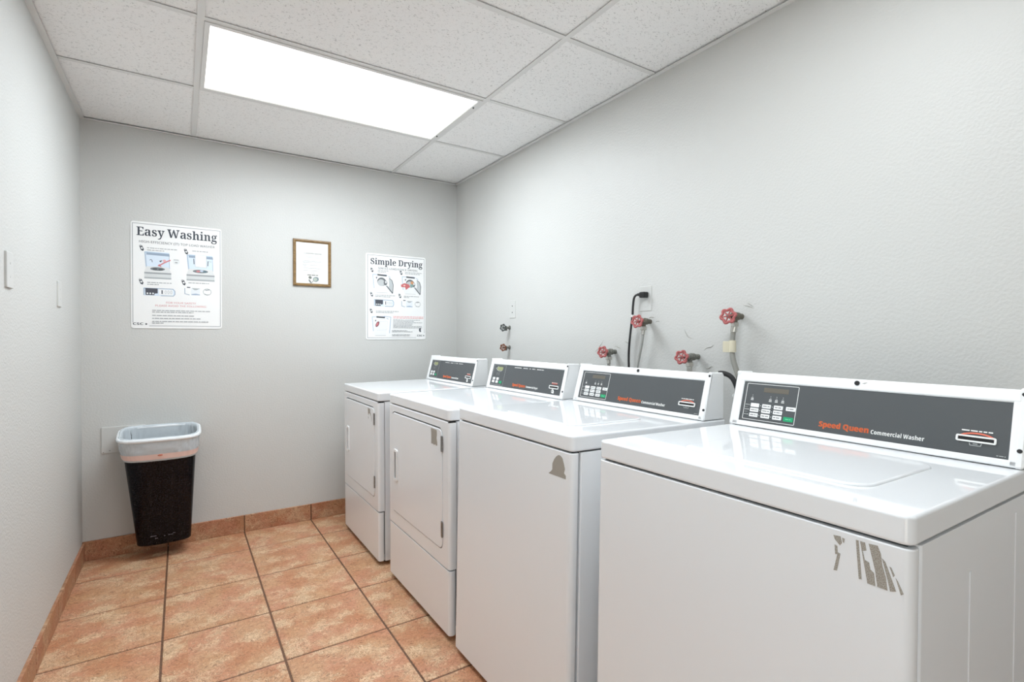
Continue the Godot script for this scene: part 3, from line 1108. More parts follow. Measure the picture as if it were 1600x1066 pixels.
# sloping control console at the back of the top
func console(t: Node3D, W: float, H: float, back: float, is_washer: bool) -> void:
	var al := deg_to_rad(15.0)
	var w := W - 0.016
	var L := 0.166
	var sa := sin(al)
	var st := new_st()
	# body, profile in (z, y) of the sloping frame
	var yt := L - 0.004
	var body := PackedVector2Array([Vector2(-0.0035, 0.002), Vector2(-0.0035, yt), Vector2(-0.010, yt + 0.004), Vector2(-0.055, L + 0.012), Vector2(-0.062, L + 0.008), Vector2(-0.103, 0.026)])
	prism_x(st, body, 0.006, w - 0.006, 0.001)
	# raised white border round the panel
	var u0 := 0.034 * w
	var u1 := 0.974 * w
	var v0 := 0.095 * L
	var v1 := 0.835 * L
	slab(st, w - 0.004, L - v1 + 0.002, 0.0075, 0.006, 0.0055, xlate(w * 0.5, (L + v1) * 0.5, -0.0045))
	slab(st, w - 0.004, v0 - 0.001, 0.0065, 0.003, 0.003, xlate(w * 0.5, v0 * 0.5 + 0.0005, -0.0045))
	slab(st, u0 - 0.002, L - 0.004, 0.0065, 0.003, 0.003, xlate(u0 * 0.5 + 0.001, L * 0.5, -0.0045))
	slab(st, w - u1 - 0.002, L - 0.004, 0.0065, 0.003, 0.003, xlate((w + u1) * 0.5 - 0.001, L * 0.5, -0.0045))
	var o := obj("control_console", st, M.console_plastic, t)
	o.transform = Transform3D(Basis(Vector3.RIGHT, -al), Vector3(0.008, H + 0.0015, -back))
	# moulded end caps, a touch taller than the border
	for s in 2:
		st = new_st()
		var cap := PackedVector2Array([Vector2(0.000, 0.0), Vector2(0.0025, 0.004), Vector2(0.0025, L - 0.010), Vector2(0.0055, L - 0.002), Vector2(0.003, L + 0.003), Vector2(-0.056, L + 0.017), Vector2(-0.064, L + 0.012), Vector2(-0.106, 0.0275)])
		var x0 := -0.007 if s == 0 else w - 0.008
		prism_x(st, cap, x0, x0 + 0.015, 0.0035)
		obj("end_cap", st, M.console_plastic, o)
	for v in ([0.94, 0.22] if true else []):
		st = new_st()
		lathe(st, [Vector2(0.0045, 0.0), Vector2(0.0045, 0.0012), Vector2(0.003, 0.002), Vector2(0, 0.002)], 12, xlate(w - 0.0005, v * L, 0.0022))
		obj("screw", st, M.soft_black, o)
	# dark printed panel
	st = new_st()
	slab(st, u1 - u0, v1 - v0, 0.002, 0.001, 0.0003, xlate((u0 + u1) * 0.5, (v0 + v1) * 0.5, -0.0032))
	obj("control_panel", st, M.panel, o)
	var zf := -0.0012
	var pr := Print.new()
	pr.z = zf + 0.0002
	var r := RandomNumberGenerator.new()
	r.seed = 5 + int(is_washer)
	var white := rgb8(232, 232, 229)
	var grey := rgb8(176, 178, 176)
	if is_washer:
		var kx0 := 0.05 * w
		var kx1 := 0.292 * w
		var ky0 := 0.13 * L
		var ky1 := 0.80 * L
		st = new_st()
		ring(st, kx1 - kx0, ky1 - ky0, 0.003, 0.0014, 0.0005, xlate((kx0 + kx1) * 0.5, (ky0 + ky1) * 0.5, zf))
		obj("keypad_border", st, M.white_print, o)
		st = new_st()
		slab(st, 0.115 * w, 0.085 * L, 0.0006, 0.0005, 0.0002, xlate(0.192 * w, 0.695 * L, zf))
		obj("display", st, M.display, o)
		for k in 8:
			var x := (0.142 + 0.0125 * k) * w
			for s in 2:
				pr.rect(x, (0.668 + s * 0.026) * L, x + 0.0045, (0.69 + s * 0.026) * L, rgb8(140, 132, 116))
		for x in [0.085, 0.172, 0.2, 0.229]:
			pr.rect(x * w - 0.001, 0.575 * L, x * w + 0.001, 0.59 * L, grey)
			pr.rect(x * w - 0.0025, 0.545 * L, x * w + 0.0025, 0.555 * L, grey)
			pr.rect(x * w - 0.004, 0.515 * L, x * w + 0.004, 0.53 * L, white)
			pr.rect(x * w - 0.0045, 0.49 * L, x * w + 0.0045, 0.503 * L, white)
		var cols := [0.103, 0.1585, 0.2135]
		for row in 3:
			var v: float = [0.40, 0.3125, 0.2205][row]
			for cidx in 3:
				button(o, cols[cidx] * w, v * L, 0.041 * w, 0.07 * L, zf, M.button)
				pr.words(r, (cols[cidx] - 0.016) * w, (cols[cidx] + 0.016) * w, v * L, 0.0026, rgb8(120, 120, 120))
				pr.oval((cols[cidx] - 0.0275) * w, v * L, 0.0011, 0.0011, white)
				pr.z = zf + 0.0012
			pr.words(r, 0.056 * w, 0.075 * w, v * L, 0.0022, grey)
		pr.words(r, 0.056 * w, 0.072 * w, 0.355 * L, 0.0012, grey)
		pr.words(r, 0.056 * w, 0.072 * w, 0.266 * L, 0.0012, grey)
		button(o, 0.2685 * w, 0.40 * L, 0.041 * w, 0.07 * L, zf, M.button)
		pr.words(r, 0.255 * w, 0.282 * w, 0.40 * L, 0.0026, rgb8(120, 120, 120))
		button(o, 0.264 * w, 0.218 * L, 0.043 * w, 0.078 * L, zf, M.green).set_meta("label", "green start button")
		pr.z = zf + 0.0012
		pr.words(r, 0.252 * w, 0.276 * w, 0.218 * L, 0.0022, rgb8(120, 205, 165))
		lettering(o, "brand_lettering", "Speed Queen", sans_bold, 0.484 * w, 0.212 * L, 0.183 * w, 0.122 * L, zf, M.orange_print, 0.0, 0.030)
		lettering(o, "type_lettering", "Commercial Washer", sans_bold, 0.667 * w, 0.2105 * L, 0.168 * w, 0.066 * L, zf, M.white_print, 0.0)
		card_slot(o, 0.8905 * w, 0.30 * L, 0.104 * w, 0.088 * L, zf)
		pr.words(r, 0.852 * w, 0.932 * w, 0.408 * L, 0.0028, white)
		pr.arc(0.8925 * w, 0.30 * L, 0.047 * w, 0.078 * L, 0.35, PI - 0.35, 0.0034, rgb8(226, 116, 92))
		pr.line([Vector2(0.875 * w, 0.245 * L), Vector2(0.877 * w, 0.215 * L), Vector2(0.904 * w, 0.215 * L), Vector2(0.906 * w, 0.245 * L)], 0.0014, grey)
		pr.words(r, 0.884 * w, 0.898 * w, 0.237 * L, 0.0018, grey)
		pr.words(r, 0.945 * w, 0.968 * w, 0.125 * L, 0.0018, grey)
		# lock cylinder in the top border
		st = new_st()
		lathe(st, [Vector2(0.0062, -0.003), Vector2(0.0062, 0.0022), Vector2(0.005, 0.0034), Vector2(0.002, 0.0034), Vector2(0.002, 0.002), Vector2(0, 0.002)], 16, xlate(0.516 * w, 0.935 * L, 0.003))
		obj("lock_cylinder", st, M.soft_black, o)
		if W < 0.68:
			st = new_st()
			plate_poly(st, PackedVector2Array([Vector2(0, 0), Vector2(0.006, -0.0012), Vector2(0.009, 0.001), Vector2(0.013, 0.003), Vector2(0.009, 0.0032), Vector2(0.004, 0.0018)]), 0.0003, xlate(0.533 * w, 0.935 * L, 0.003))
			obj("paint_chip", st, M.plaster, o)
	else:
		var kx0 := 0.048 * w
		var kx1 := 0.23 * w
		var ky0 := 0.118 * L
		var ky1 := 0.812 * L
		st = new_st()
		ring(st, kx1 - kx0, ky1 - ky0, 0.003, 0.0012, 0.0005, xlate((kx0 + kx1) * 0.5, (ky0 + ky1) * 0.5, zf))
		obj("keypad_border", st, M.grey_print, o)
		st = new_st()
		slab(st, 0.085 * w, 0.115 * L, 0.0006, 0.006, 0.0002, xlate(0.145 * w, 0.69 * L, zf))
		obj("display", st, M.lcd, o)
		pr.arc(0.145 * w, 0.69 * L, 0.05 * w, 0.085 * L, 2.2, 5.4, 0.0016, white)
		pr.oval(0.083 * w, 0.755 * L, 0.003, 0.003, M.soft_black.albedo_color)
		pr.oval(0.083 * w, 0.69 * L, 0.0022, 0.0022, white)
		for x in [0.112, 0.14]:
			pr.rect(x * w - 0.003, 0.51 * L, x * w + 0.003, 0.525 * L, grey)
			pr.rect(x * w - 0.001, 0.54 * L, x * w + 0.004, 0.55 * L, grey)
			pr.rect(x * w - 0.001, 0.47 * L, x * w + 0.005, 0.485 * L, grey)
		for p in [Vector2(0.082, 0.342), Vector2(0.137, 0.342), Vector2(0.078, 0.24), Vector2(0.133, 0.238)]:
			button(o, p.x * w, p.y * L, 0.034 * w, 0.082 * L, zf, M.button)
		button(o, 0.188 * w, 0.236 * L, 0.036 * w, 0.085 * L, zf, M.green).set_meta("label", "green start button")
		for y in [0.34, 0.24]:
			pr.words(r, 0.054 * w, 0.062 * w, y * L, 0.002, grey)
		pr.words(r, 0.056 * w, 0.20 * w, 0.15 * L, 0.0016, grey)
		pr.words(r, 0.355 * w, 0.45 * w, 0.772 * L, 0.0034, white)
		pr.words(r, 0.475 * w, 0.535 * w, 0.772 * L, 0.0034, white)
		pr.words(r, 0.558 * w, 0.572 * w, 0.772 * L, 0.0034, white)
		pr.words(r, 0.592 * w, 0.632 * w, 0.772 * L, 0.0034, white)
		pr.words(r, 0.655 * w, 0.74 * w, 0.772 * L, 0.0034, white)
		lettering(o, "brand_lettering", "Speed Queen", sans_bold, 0.458 * w, 0.208 * L, 0.176 * w, 0.125 * L, zf, M.orange_print, 0.0, 0.030)
		lettering(o, "type_lettering", "Commercial Dryer", sans_bold, 0.632 * w, 0.202 * L, 0.15 * w, 0.082 * L, zf, M.white_print)
		card_slot(o, 0.892 * w, 0.31 * L, 0.104 * w, 0.095 * L, zf)
		pr.words(r, 0.862 * w, 0.926 * w, 0.435 * L, 0.003, rgb8(238, 200, 190))
		pr.words(r, 0.862 * w, 0.926 * w, 0.405 * L, 0.0026, rgb8(216, 96, 76))
		pr.oval(0.886 * w, 0.195 * L, 0.0095, 0.0095, white)
		pr.rect(0.887 * w, 0.135 * L, 0.904 * w, 0.2 * L, white)
		pr.oval(0.881 * w, 0.195 * L, 0.0035, 0.0035, rgb8(60, 62, 62))
	obj_mesh("panel_print", pr.mesh(), M.print, o).set_meta("kind", "stuff")

func button(parent: Node, x: float, y: float, w: float, h: float, z: float, m: Material) -> MeshInstance3D:
	var st := new_st()
	slab(st, w, h, 0.0012, 0.0015, 0.0004, xlate(x, y, z), false, 3)
	return obj("button", st, m, parent)

func card_slot(parent: Node, x: float, y: float, w: float, h: float, z: float) -> void:
	var st := new_st()
	ring(st, w, h, 0.0035, 0.0036, 0.003, xlate(x, y, z))
	obj("card_slot", st, M.white_print, parent)
	st = new_st()
	slab(st, w - 0.0066, h - 0.0066, 0.0008, 0.001, 0.0002, xlate(x, y, z), false, 3)
	obj("slot_opening", st, M.black, parent)

# ------------------------------------------------------------------ back wall
func build_back_wall_things() -> void:
	washing_sign()
	drying_sign()
	framed_notice()
	var st := new_st()
	slab(st, 0.20, 0.145, 0.007, 0.006, 0.003, xlate(0, 0, 0))
	var o := obj("wall_plate", st, M.wall_plate)
	o.position = Vector3(0.183, 0.648, 0.0)
	tag(o, "white rectangular cover plate on the back wall, half hidden behind the trash can", "wall plate")
	for p in [Vector2(-0.062, -0.058), Vector2(-0.09, -0.066)]:
		st = new_st()
		lathe(st, [Vector2(0.003, 0.0), Vector2(0.003, 0.0012), Vector2(0, 0.0016)], 8, xlate(p.x, p.y, 0.0068))
		obj("screw", st, M.steel, o)

const NAVY := Color(0.21, 0.23, 0.27)
const INK := Color(0.30, 0.31, 0.34)
const CAPTION := Color(0.62, 0.63, 0.64)
const BLUE := Color(0.67, 0.74, 0.82)
const PALE_BLUE := Color(0.85, 0.90, 0.95)
const STEEL_GREY := Color(0.68, 0.70, 0.71)
const LIGHT_GREY := Color(0.84, 0.85, 0.85)
const RED := Color(0.82, 0.50, 0.50)

func sign_board(called: String, label: String, x0: float, x1: float, y0: float, y1: float) -> Node3D:
	var t := thing(called, label, "sign", xlate((x0 + x1) * 0.5, (y0 + y1) * 0.5, 0.0))
	var st := new_st()
	slab(st, x1 - x0, y1 - y0, 0.0035, 0.014, 0.001, Transform3D.IDENTITY, true)
	obj("board", st, M.sign, t)
	return t

# pencil-shaped step marker
func marker(pr: Print, x: float, y: float, s: float) -> void:
	var a := -0.42 + PI
	var q := PackedVector2Array()
	for p in [Vector2(-0.4, -0.9), Vector2(0.4, -0.9), Vector2(0.45, 0.55), Vector2(0.0, 1.05), Vector2(-0.45, 0.55)]:
		q.append((p * s).rotated(a + 0.78) * Vector2(1, 1) + Vector2(x, y))
	pr.poly(q, NAVY)
	pr.oval(x + s * 0.02, y, s * 0.27, s * 0.34, Color(0.93, 0.93, 0.93), 0.4)
	var e := Vector2(-0.35, 0.92).normalized() * s
	pr.oval(x + e.x * 0.9, y + e.y * 0.9, s * 0.36, s * 0.24, LIGHT_GREY.darkened(0.18), -0.4)

func washing_sign() -> void:
	var t := sign_board("washing_sign", "white printed sign headed Easy Washing, left of the framed notice on the back wall", 0.2185, 0.6650, 1.268, 1.876)
	var w := 0.4465
	var h := 0.608
	var P := func(u: float, v: float) -> Vector2: return Vector2((u - 0.5) * w, (0.5 - v) * h)
	var r := RandomNumberGenerator.new()
	r.seed = 31
	var z := 0.0036
	var pr := Print.new()
	pr.z = z
	# border rule, broken at the lower left corner for the emblem
	var bc := rgb8(158, 160, 163)
	pr.line([P.call(0.19, 0.975), P.call(0.982, 0.975), P.call(0.984, 0.02), P.call(0.02, 0.02), P.call(0.02, 0.945)], 0.0032, bc)
	obj_mesh("border_rule", pr.mesh(), M.print, t)
	lettering(t, "title_lettering", "Easy Washing", serif_bold, 0.005 * w, (0.5 - 0.100) * h, 0.885 * w, 0.112 * h, z, mat(NAVY, 0.5))
	lettering(t, "subtitle_lettering", "HIGH-EFFICIENCY (IT) TOP LOAD WASHER", sans, 0.004 * w, (0.5 - 0.188) * h, 0.83 * w, 0.026 * h, z, mat(INK, 0.5))
	# captions
	pr = Print.new()
	pr.z = z
	for a in [[0.17, 0.49, 0.242], [0.17, 0.36, 0.262], [0.66, 0.84, 0.24], [0.17, 0.43, 0.566], [0.17, 0.30, 0.584], [0.615, 0.86, 0.552]]:
		var p0: Vector2 = P.call(a[0], a[2])
		var p1: Vector2 = P.call(a[1], a[2])
		pr.words(r, p0.x, p1.x, p0.y, 0.0042, CAPTION)
	for a in [[0.22, 0.86, 0.828], [0.22, 0.67, 0.844], [0.22, 0.68, 0.876], [0.22, 0.75, 0.903], [0.22, 0.84, 0.932], [0.22, 0.34, 0.948]]:
		var p0: Vector2 = P.call(a[0], a[2])
		var p1: Vector2 = P.call(a[1], a[2])
		pr.words(r, p0.x, p1.x, p0.y, 0.0048, CAPTION.lightened(0.1))
	obj_mesh("caption_lines", pr.mesh(), M.print, t).set_meta("kind", "stuff")
	lettering(t, "warning_lettering", "FOR YOUR SAFETY", sans, P.call(0.535, 0.752).x, P.call(0.535, 0.752).y, 0.33 * w, 0.017 * h, z, mat(RED.lightened(0.1), 0.5))
	lettering(t, "warning_lettering", "PLEASE AVOID THE FOLLOWING", sans, P.call(0.535, 0.782).x, P.call(0.535, 0.782).y, 0.56 * w, 0.017 * h, z, mat(RED.lightened(0.1), 0.5))
	# step drawings
	pr = Print.new()
	pr.z = z
	for m in [[0.115, 0.248], [0.592, 0.252], [0.108, 0.563], [0.562, 0.553]]:
		var c: Vector2 = P.call(m[0], m[1])
		pr = Print.new()
		pr.z = z
		marker(pr, c.x, c.y, 0.0165)
		obj_mesh("step_marker", pr.mesh(), M.print, t)
	pr = Print.new()
	pr.z = z
	open_washer(pr, P, 0.14, 0.275, 0.28, 0.255, true)
	obj_mesh("washer_drawing", pr.mesh(), M.print, t)
	pr = Print.new()
	pr.z = z
	open_washer(pr, P, 0.595, 0.275, 0.315, 0.255, false)
	obj_mesh("washer_drawing", pr.mesh(), M.print, t)
	pr = Print.new()
	pr.z = z
	panel_drawing(pr, P, 0.135, 0.62, 0.33, 0.068, false)
	obj_mesh("panel_drawing", pr.mesh(), M.print, t)
	pr = Print.new()
	pr.z = z
	panel_drawing(pr, P, 0.575, 0.60, 0.31, 0.07, true)
	obj_mesh("panel_drawing", pr.mesh(), M.print, t)
	emblem(t, P.call(0.073, 0.956), 0.108 * w, 0.021 * h, z, P.call(0.157, 0.958))

func emblem(t: Node3D, c: Vector2, w: float, h: float, z: float, dot: Vector2) -> void:
	lettering(t, "emblem_lettering", "CSC", sans_bold, c.x, c.y, w, h, z, mat(NAVY, 0.5))
	var pr := Print.new()
	pr.z = z
	for k in 4:
		pr.oval(dot.x, dot.y, h * 0.42, h * 0.13, NAVY, PI * k / 4.0)
	obj_mesh("emblem_star", pr.mesh(), M.print, t)

func open_washer(pr: Print, P: Callable, u: float, v: float, du: float, dv: float, first: bool) -> void:
	var q := func(a: float, b: float) -> Vector2: return P.call(u + du * a, v + dv * b)
	var poly := func(pts: Array, c: Color) -> void:
		var a := PackedVector2Array()
		for p in pts:
			a.append(q.call(p[0], p[1]))
		pr.poly(a, c)
	# raised lid and backsplash
	poly.call([[0.06, 0.0], [0.94, 0.0], [0.97, 0.56], [0.08, 0.56]], PALE_BLUE)
	pr.line([q.call(0.08, 0.6), q.call(0.03, 0.03), q.call(0.94, 0.05)], 0.0055, BLUE)
	pr.line([q.call(0.94, 0.08), q.call(0.96, 0.6)], 0.003, BLUE)
	poly.call([[0.08, 0.05], [0.95, 0.05], [0.97, 0.14], [0.08, 0.12]], BLUE.darkened(0.12))
	# deck, tub mouth, front
	poly.call([[0.08, 0.55], [0.93, 0.55], [1.02, 0.76], [0.0, 0.76]], Color(0.88, 0.885, 0.885))
	poly.call([[0.0, 0.76], [1.02, 0.76], [1.02, 0.82], [0.0, 0.82]], STEEL_GREY.darkened(0.08))
	poly.call([[0.0, 0.82], [1.02, 0.82], [1.02, 0.94], [0.0, 0.94]], LIGHT_GREY)
	poly.call([[0.0, 0.94], [1.02, 0.94], [1.02, 1.0], [0.0, 1.0]], STEEL_GREY)
	var c: Vector2 = q.call(0.5, 0.63)
	pr.oval(c.x, c.y, du * 0.4465 * 0.28, 0.010, rgb8(120, 126, 130))
	if first:
		for a in [[0.40, 0.63], [0.62, 0.645]]:
			var e: Vector2 = q.call(a[0], a[1])
			pr.oval(e.x, e.y, 0.011, 0.0058, rgb8(88, 92, 96))
		pr.arc(q.call(0.25, 0.37).x, q.call(0.25, 0.37).y, 0.006, 0.012, -0.2, 2.4, 0.003, INK)
		poly.call([[0.56, 0.33], [0.68, 0.29], [0.62, 0.38]], INK)
		pr.line([q.call(0.98, 0.28), q.call(0.76, 0.38), q.call(0.56, 0.50)], 0.007, rgb8(206, 130, 134))
		pr.oval(q.call(0.76, 0.31).x, q.call(0.76, 0.31).y, 0.008, 0.007, rgb8(226, 176, 178))
		poly.call([[0.50, 0.52], [0.66, 0.55], [0.56, 0.44]], rgb8(206, 130, 134))
		pr.oval(q.call(1.22, 0.32).x, q.call(1.22, 0.32).y, 0.017, 0.017, Color(0.91, 0.92, 0.92))
		pr.rect(q.call(1.12, 0.24).x, q.call(1.12, 0.26).y, q.call(1.32, 0.24).x, q.call(1.12, 0.24).y, CAPTION)
		pr.rect(q.call(1.17, 0.33).x, q.call(1.17, 0.37).y, q.call(1.27, 0.33).x, q.call(1.17, 0.33).y, CAPTION)
	else:
		poly.call([[0.31, 0.0], [0.72, 0.02], [0.72, 0.48], [0.31, 0.46]], Color(0.93, 0.93, 0.925))
		pr.line([q.call(0.31, 0.0), q.call(0.31, 0.46), q.call(0.72, 0.48), q.call(0.72, 0.02)], 0.0012, STEEL_GREY)
		pr.line([q.call(0.26, 0.16), q.call(0.27, 0.36)], 0.004, INK)
		pr.line([q.call(0.78, 0.22), q.call(0.77, 0.40)], 0.004, INK)
		pr.line([q.call(0.82, 0.22), q.call(0.9, 0.24)], 0.0025, STEEL_GREY)
		pr.oval(q.call(0.42, 0.63).x, q.call(0.42, 0.63).y, 0.011, 0.0055, rgb8(196, 130, 134))
		pr.oval(q.call(0.55, 0.61).x, q.call(0.55, 0.61).y, 0.010, 0.0065, rgb8(190, 202, 218))
		pr.oval(q.call(0.66, 0.63).x, q.call(0.66, 0.63).y, 0.010, 0.0065, rgb8(106, 126, 136))

func panel_drawing(pr: Print, P: Callable, u: float, v: float, du: float, dv: float, coins: bool) -> void:
	var q := func(a: float, b: float) -> Vector2: return P.call(u + du * a, v + dv * b)
	if not coins:
		pr.poly(PackedVector2Array([q.call(-0.02, -0.06), q.call(0.98, -0.02), q.call(1.0, 0.5), q.call(0.96, 1.04), q.call(0.0, 1.0)]), PALE_BLUE)
		pr.line([q.call(0.0, 0.95), q.call(0.0, 0.02), q.call(0.93, 0.02), q.call(1.0, 0.3), q.call(1.0, 0.75), q.call(0.95, 1.0), q.call(0.55, 1.0)], 0.0038, BLUE.darkened(0.12))
		pr.poly(PackedVector2Array([q.call(0.04, 0.0), q.call(0.44, 0.02), q.call(0.44, 0.68), q.call(0.34, 0.72), q.call(0.33, 0.95), q.call(0.05, 0.95)]), INK)
		for k in 3:
			pr.oval(q.call(0.11 + 0.09 * k, 0.72).x, q.call(0.1, 0.72).y, 0.0042, 0.0048, Color(0.92, 0.93, 0.93))
		pr.poly(PackedVector2Array([q.call(0.47, 0.08), q.call(0.94, 0.12), q.call(0.94, 0.92), q.call(0.47, 0.9)]), Color(0.94, 0.945, 0.95))
		pr.poly(PackedVector2Array([q.call(0.56, 0.22), q.call(0.60, 0.22), q.call(0.60, 0.74), q.call(0.56, 0.74)]), INK)
		for k in 3:
			pr.arc(q.call(0.70 + 0.09 * k, 0.48).x, q.call(0.7, 0.48).y, 0.0038, 0.0095, 0, TAU, 0.0016, STEEL_GREY)
	else:
		pr.line([q.call(0.0, 0.1), q.call(0.0, 0.85), q.call(0.16, 1.0)], 0.0038, BLUE.darkened(0.1))
		pr.poly(PackedVector2Array([q.call(0.08, -0.12), q.call(0.2, -0.1), q.call(0.19, 0.03), q.call(0.07, 0.02)]), INK)
		pr.poly(PackedVector2Array([q.call(0.22, 0.06), q.call(0.55, 0.08), q.call(0.55, 0.98), q.call(0.22, 0.98)]), Color(0.905, 0.92, 0.935))
		pr.poly(PackedVector2Array([q.call(0.25, 0.04), q.call(0.56, 0.05), q.call(0.42, 0.3), q.call(0.34, 0.3)]), STEEL_GREY)
		pr.poly(PackedVector2Array([q.call(0.24, 0.88), q.call(0.40, 0.78), q.call(0.55, 0.9), q.call(0.55, 1.0), q.call(0.24, 1.0)]), BLUE.darkened(0.05))
		pr.arc(q.call(0.82, 0.5).x, q.call(0.82, 0.5).y, 0.021, 0.019, 0, TAU, 0.0022, STEEL_GREY.darkened(0.1))
		pr.poly(PackedVector2Array([q.call(0.7, 0.2), q.call(0.88, 0.12), q.call(0.94, 0.22), q.call(0.78, 0.3)]), STEEL_GREY.darkened(0.15))
		pr.poly(PackedVector2Array([q.call(0.7, 0.72), q.call(0.8, 0.86), q.call(0.94, 0.84), q.call(0.86, 0.95), q.call(0.74, 0.9)]), STEEL_GREY.darkened(0.15))

func drying_sign() -> void:
	var t := sign_board("drying_sign", "white printed sign headed Simple Drying, between the framed notice and the right corner", 1.549, 2.001, 1.200, 1.814)
	var w := 0.452
	var h := 0.614
	var P := func(u: float, v: float) -> Vector2: return Vector2((u - 0.5) * w, (0.5 - v) * h)
	var r := RandomNumberGenerator.new()
	r.seed = 37
	var z := 0.0036
	var pr := Print.new()
	pr.z = z
	pr.line([P.call(0.83, 0.978), P.call(0.025, 0.978), P.call(0.028, 0.022), P.call(0.975, 0.022), P.call(0.977, 0.92)], 0.0032, rgb8(158, 160, 163))
	obj_mesh("border_rule", pr.mesh(), M.print, t)
	lettering(t, "title_lettering", "Simple Drying", serif_bold, 0.01 * w, (0.5 - 0.1005) * h, 0.87 * w, 0.098 * h, z, mat(NAVY, 0.5))
	lettering(t, "subtitle_lettering", "SINGLE-LOAD/STACK DRYERS", sans, 0.025 * w, (0.5 - 0.168) * h, 0.66 * w, 0.022 * h, z, mat(INK, 0.5))
	pr = Print.new()
	pr.z = z
	for a in [[0.19, 0.37, 0.196], [0.19, 0.33, 0.212], [0.64, 0.93, 0.196], [0.64, 0.90, 0.212], [0.15, 0.48, 0.483], [0.15, 0.40, 0.499], [0.62, 0.88, 0.482], [0.62, 0.72, 0.496], [0.16, 0.53, 0.668], [0.16, 0.44, 0.684]]:
		var p0: Vector2 = P.call(a[0], a[2])
		var p1: Vector2 = P.call(a[1], a[2])
		pr.words(r, p0.x, p1.x, p0.y, 0.0042, CAPTION)
	for k in 7:
		var p0: Vector2 = P.call(0.44, 0.766 + 0.0155 * k)
		var p1: Vector2 = P.call(r.randf_range(0.74, 0.96), 0.77)
		pr.words(r, p0.x, p1.x, p0.y, 0.004, CAPTION.lightened(0.12))
	for k in [0.893, 0.907, 0.94, 0.954]:
		var p0: Vector2 = P.call(0.42, k)
		var p1: Vector2 = P.call(r.randf_range(0.66, 0.78), 0.77)
		pr.words(r, p0.x, p1.x, p0.y, 0.004, CAPTION.lightened(0.12))
	obj_mesh("caption_lines", pr.mesh(), M.print, t).set_meta("kind", "stuff")
	pr = Print.new()
	pr.z = z
	for k in [0.728, 0.744]:
		var p0: Vector2 = P.call(0.44, k)
		var p1: Vector2 = P.call(0.96, k)
		pr.words(r, p0.x, p1.x, p0.y, 0.0046, rgb8(222, 150, 150))
	obj_mesh("warning_lines", pr.mesh(), M.print, t).set_meta("kind", "stuff")
	pr = Print.new()
	pr.z = z
	for m in [[0.098, 0.195], [0.575, 0.205], [0.092, 0.478], [0.555, 0.482], [0.085, 0.668]]:
		var c: Vector2 = P.call(m[0], m[1])
		pr = Print.new()
		pr.z = z
		marker(pr, c.x, c.y, 0.0165)
		obj_mesh("step_marker", pr.mesh(), M.print, t)
	pr = Print.new()
	pr.z = z
	dryer_drawing(pr, P, 0.11, 0.232, 0.34, 0.225, 0)
	obj_mesh("dryer_drawing", pr.mesh(), M.print, t)
	pr = Print.new()
	pr.z = z
	dryer_drawing(pr, P, 0.59, 0.238, 0.33, 0.22, 1)
	obj_mesh("dryer_drawing", pr.mesh(), M.print, t)
	pr = Print.new()
	pr.z = z
	dryer_drawing(pr, P, 0.10, 0.722, 0.31, 0.235, 2)
	obj_mesh("dryer_drawing", pr.mesh(), M.print, t)
	pr = Print.new()
	pr.z = z
	panel_drawing(pr, P, 0.135, 0.535, 0.315, 0.075, false)
	obj_mesh("panel_drawing", pr.mesh(), M.print, t)
	pr = Print.new()
	pr.z = z
	panel_drawing(pr, P, 0.585, 0.535, 0.335, 0.075, true)
	obj_mesh("panel_drawing", pr.mesh(), M.print, t)
	pr = Print.new()
	pr.z = z
	var cc: Vector2 = P.call(0.908, 0.883)
	var cres := PackedVector2Array()
	for k in 13:
		var a := lerpf(0.9, TAU - 0.9, k / 12.0)
		cres.append(cc + Vector2(cos(a) * 0.012, sin(a) * 0.0165))
	for k in 9:
		var a := lerpf(TAU - 1.25, 1.25, k / 8.0)
		cres.append(cc + Vector2(0.0068, 0) + Vector2(-absf(cos(a)) * 0.004 - 0.0035 * sin(absf(a - PI) * 0.5), sin(a) * 0.0125))
	pr.poly(cres, INK)
	obj_mesh("crescent_emblem", pr.mesh(), M.print, t)
	emblem(t, P.call(0.895, 0.952), 0.09 * w, 0.020 * h, z, P.call(0.965, 0.952))

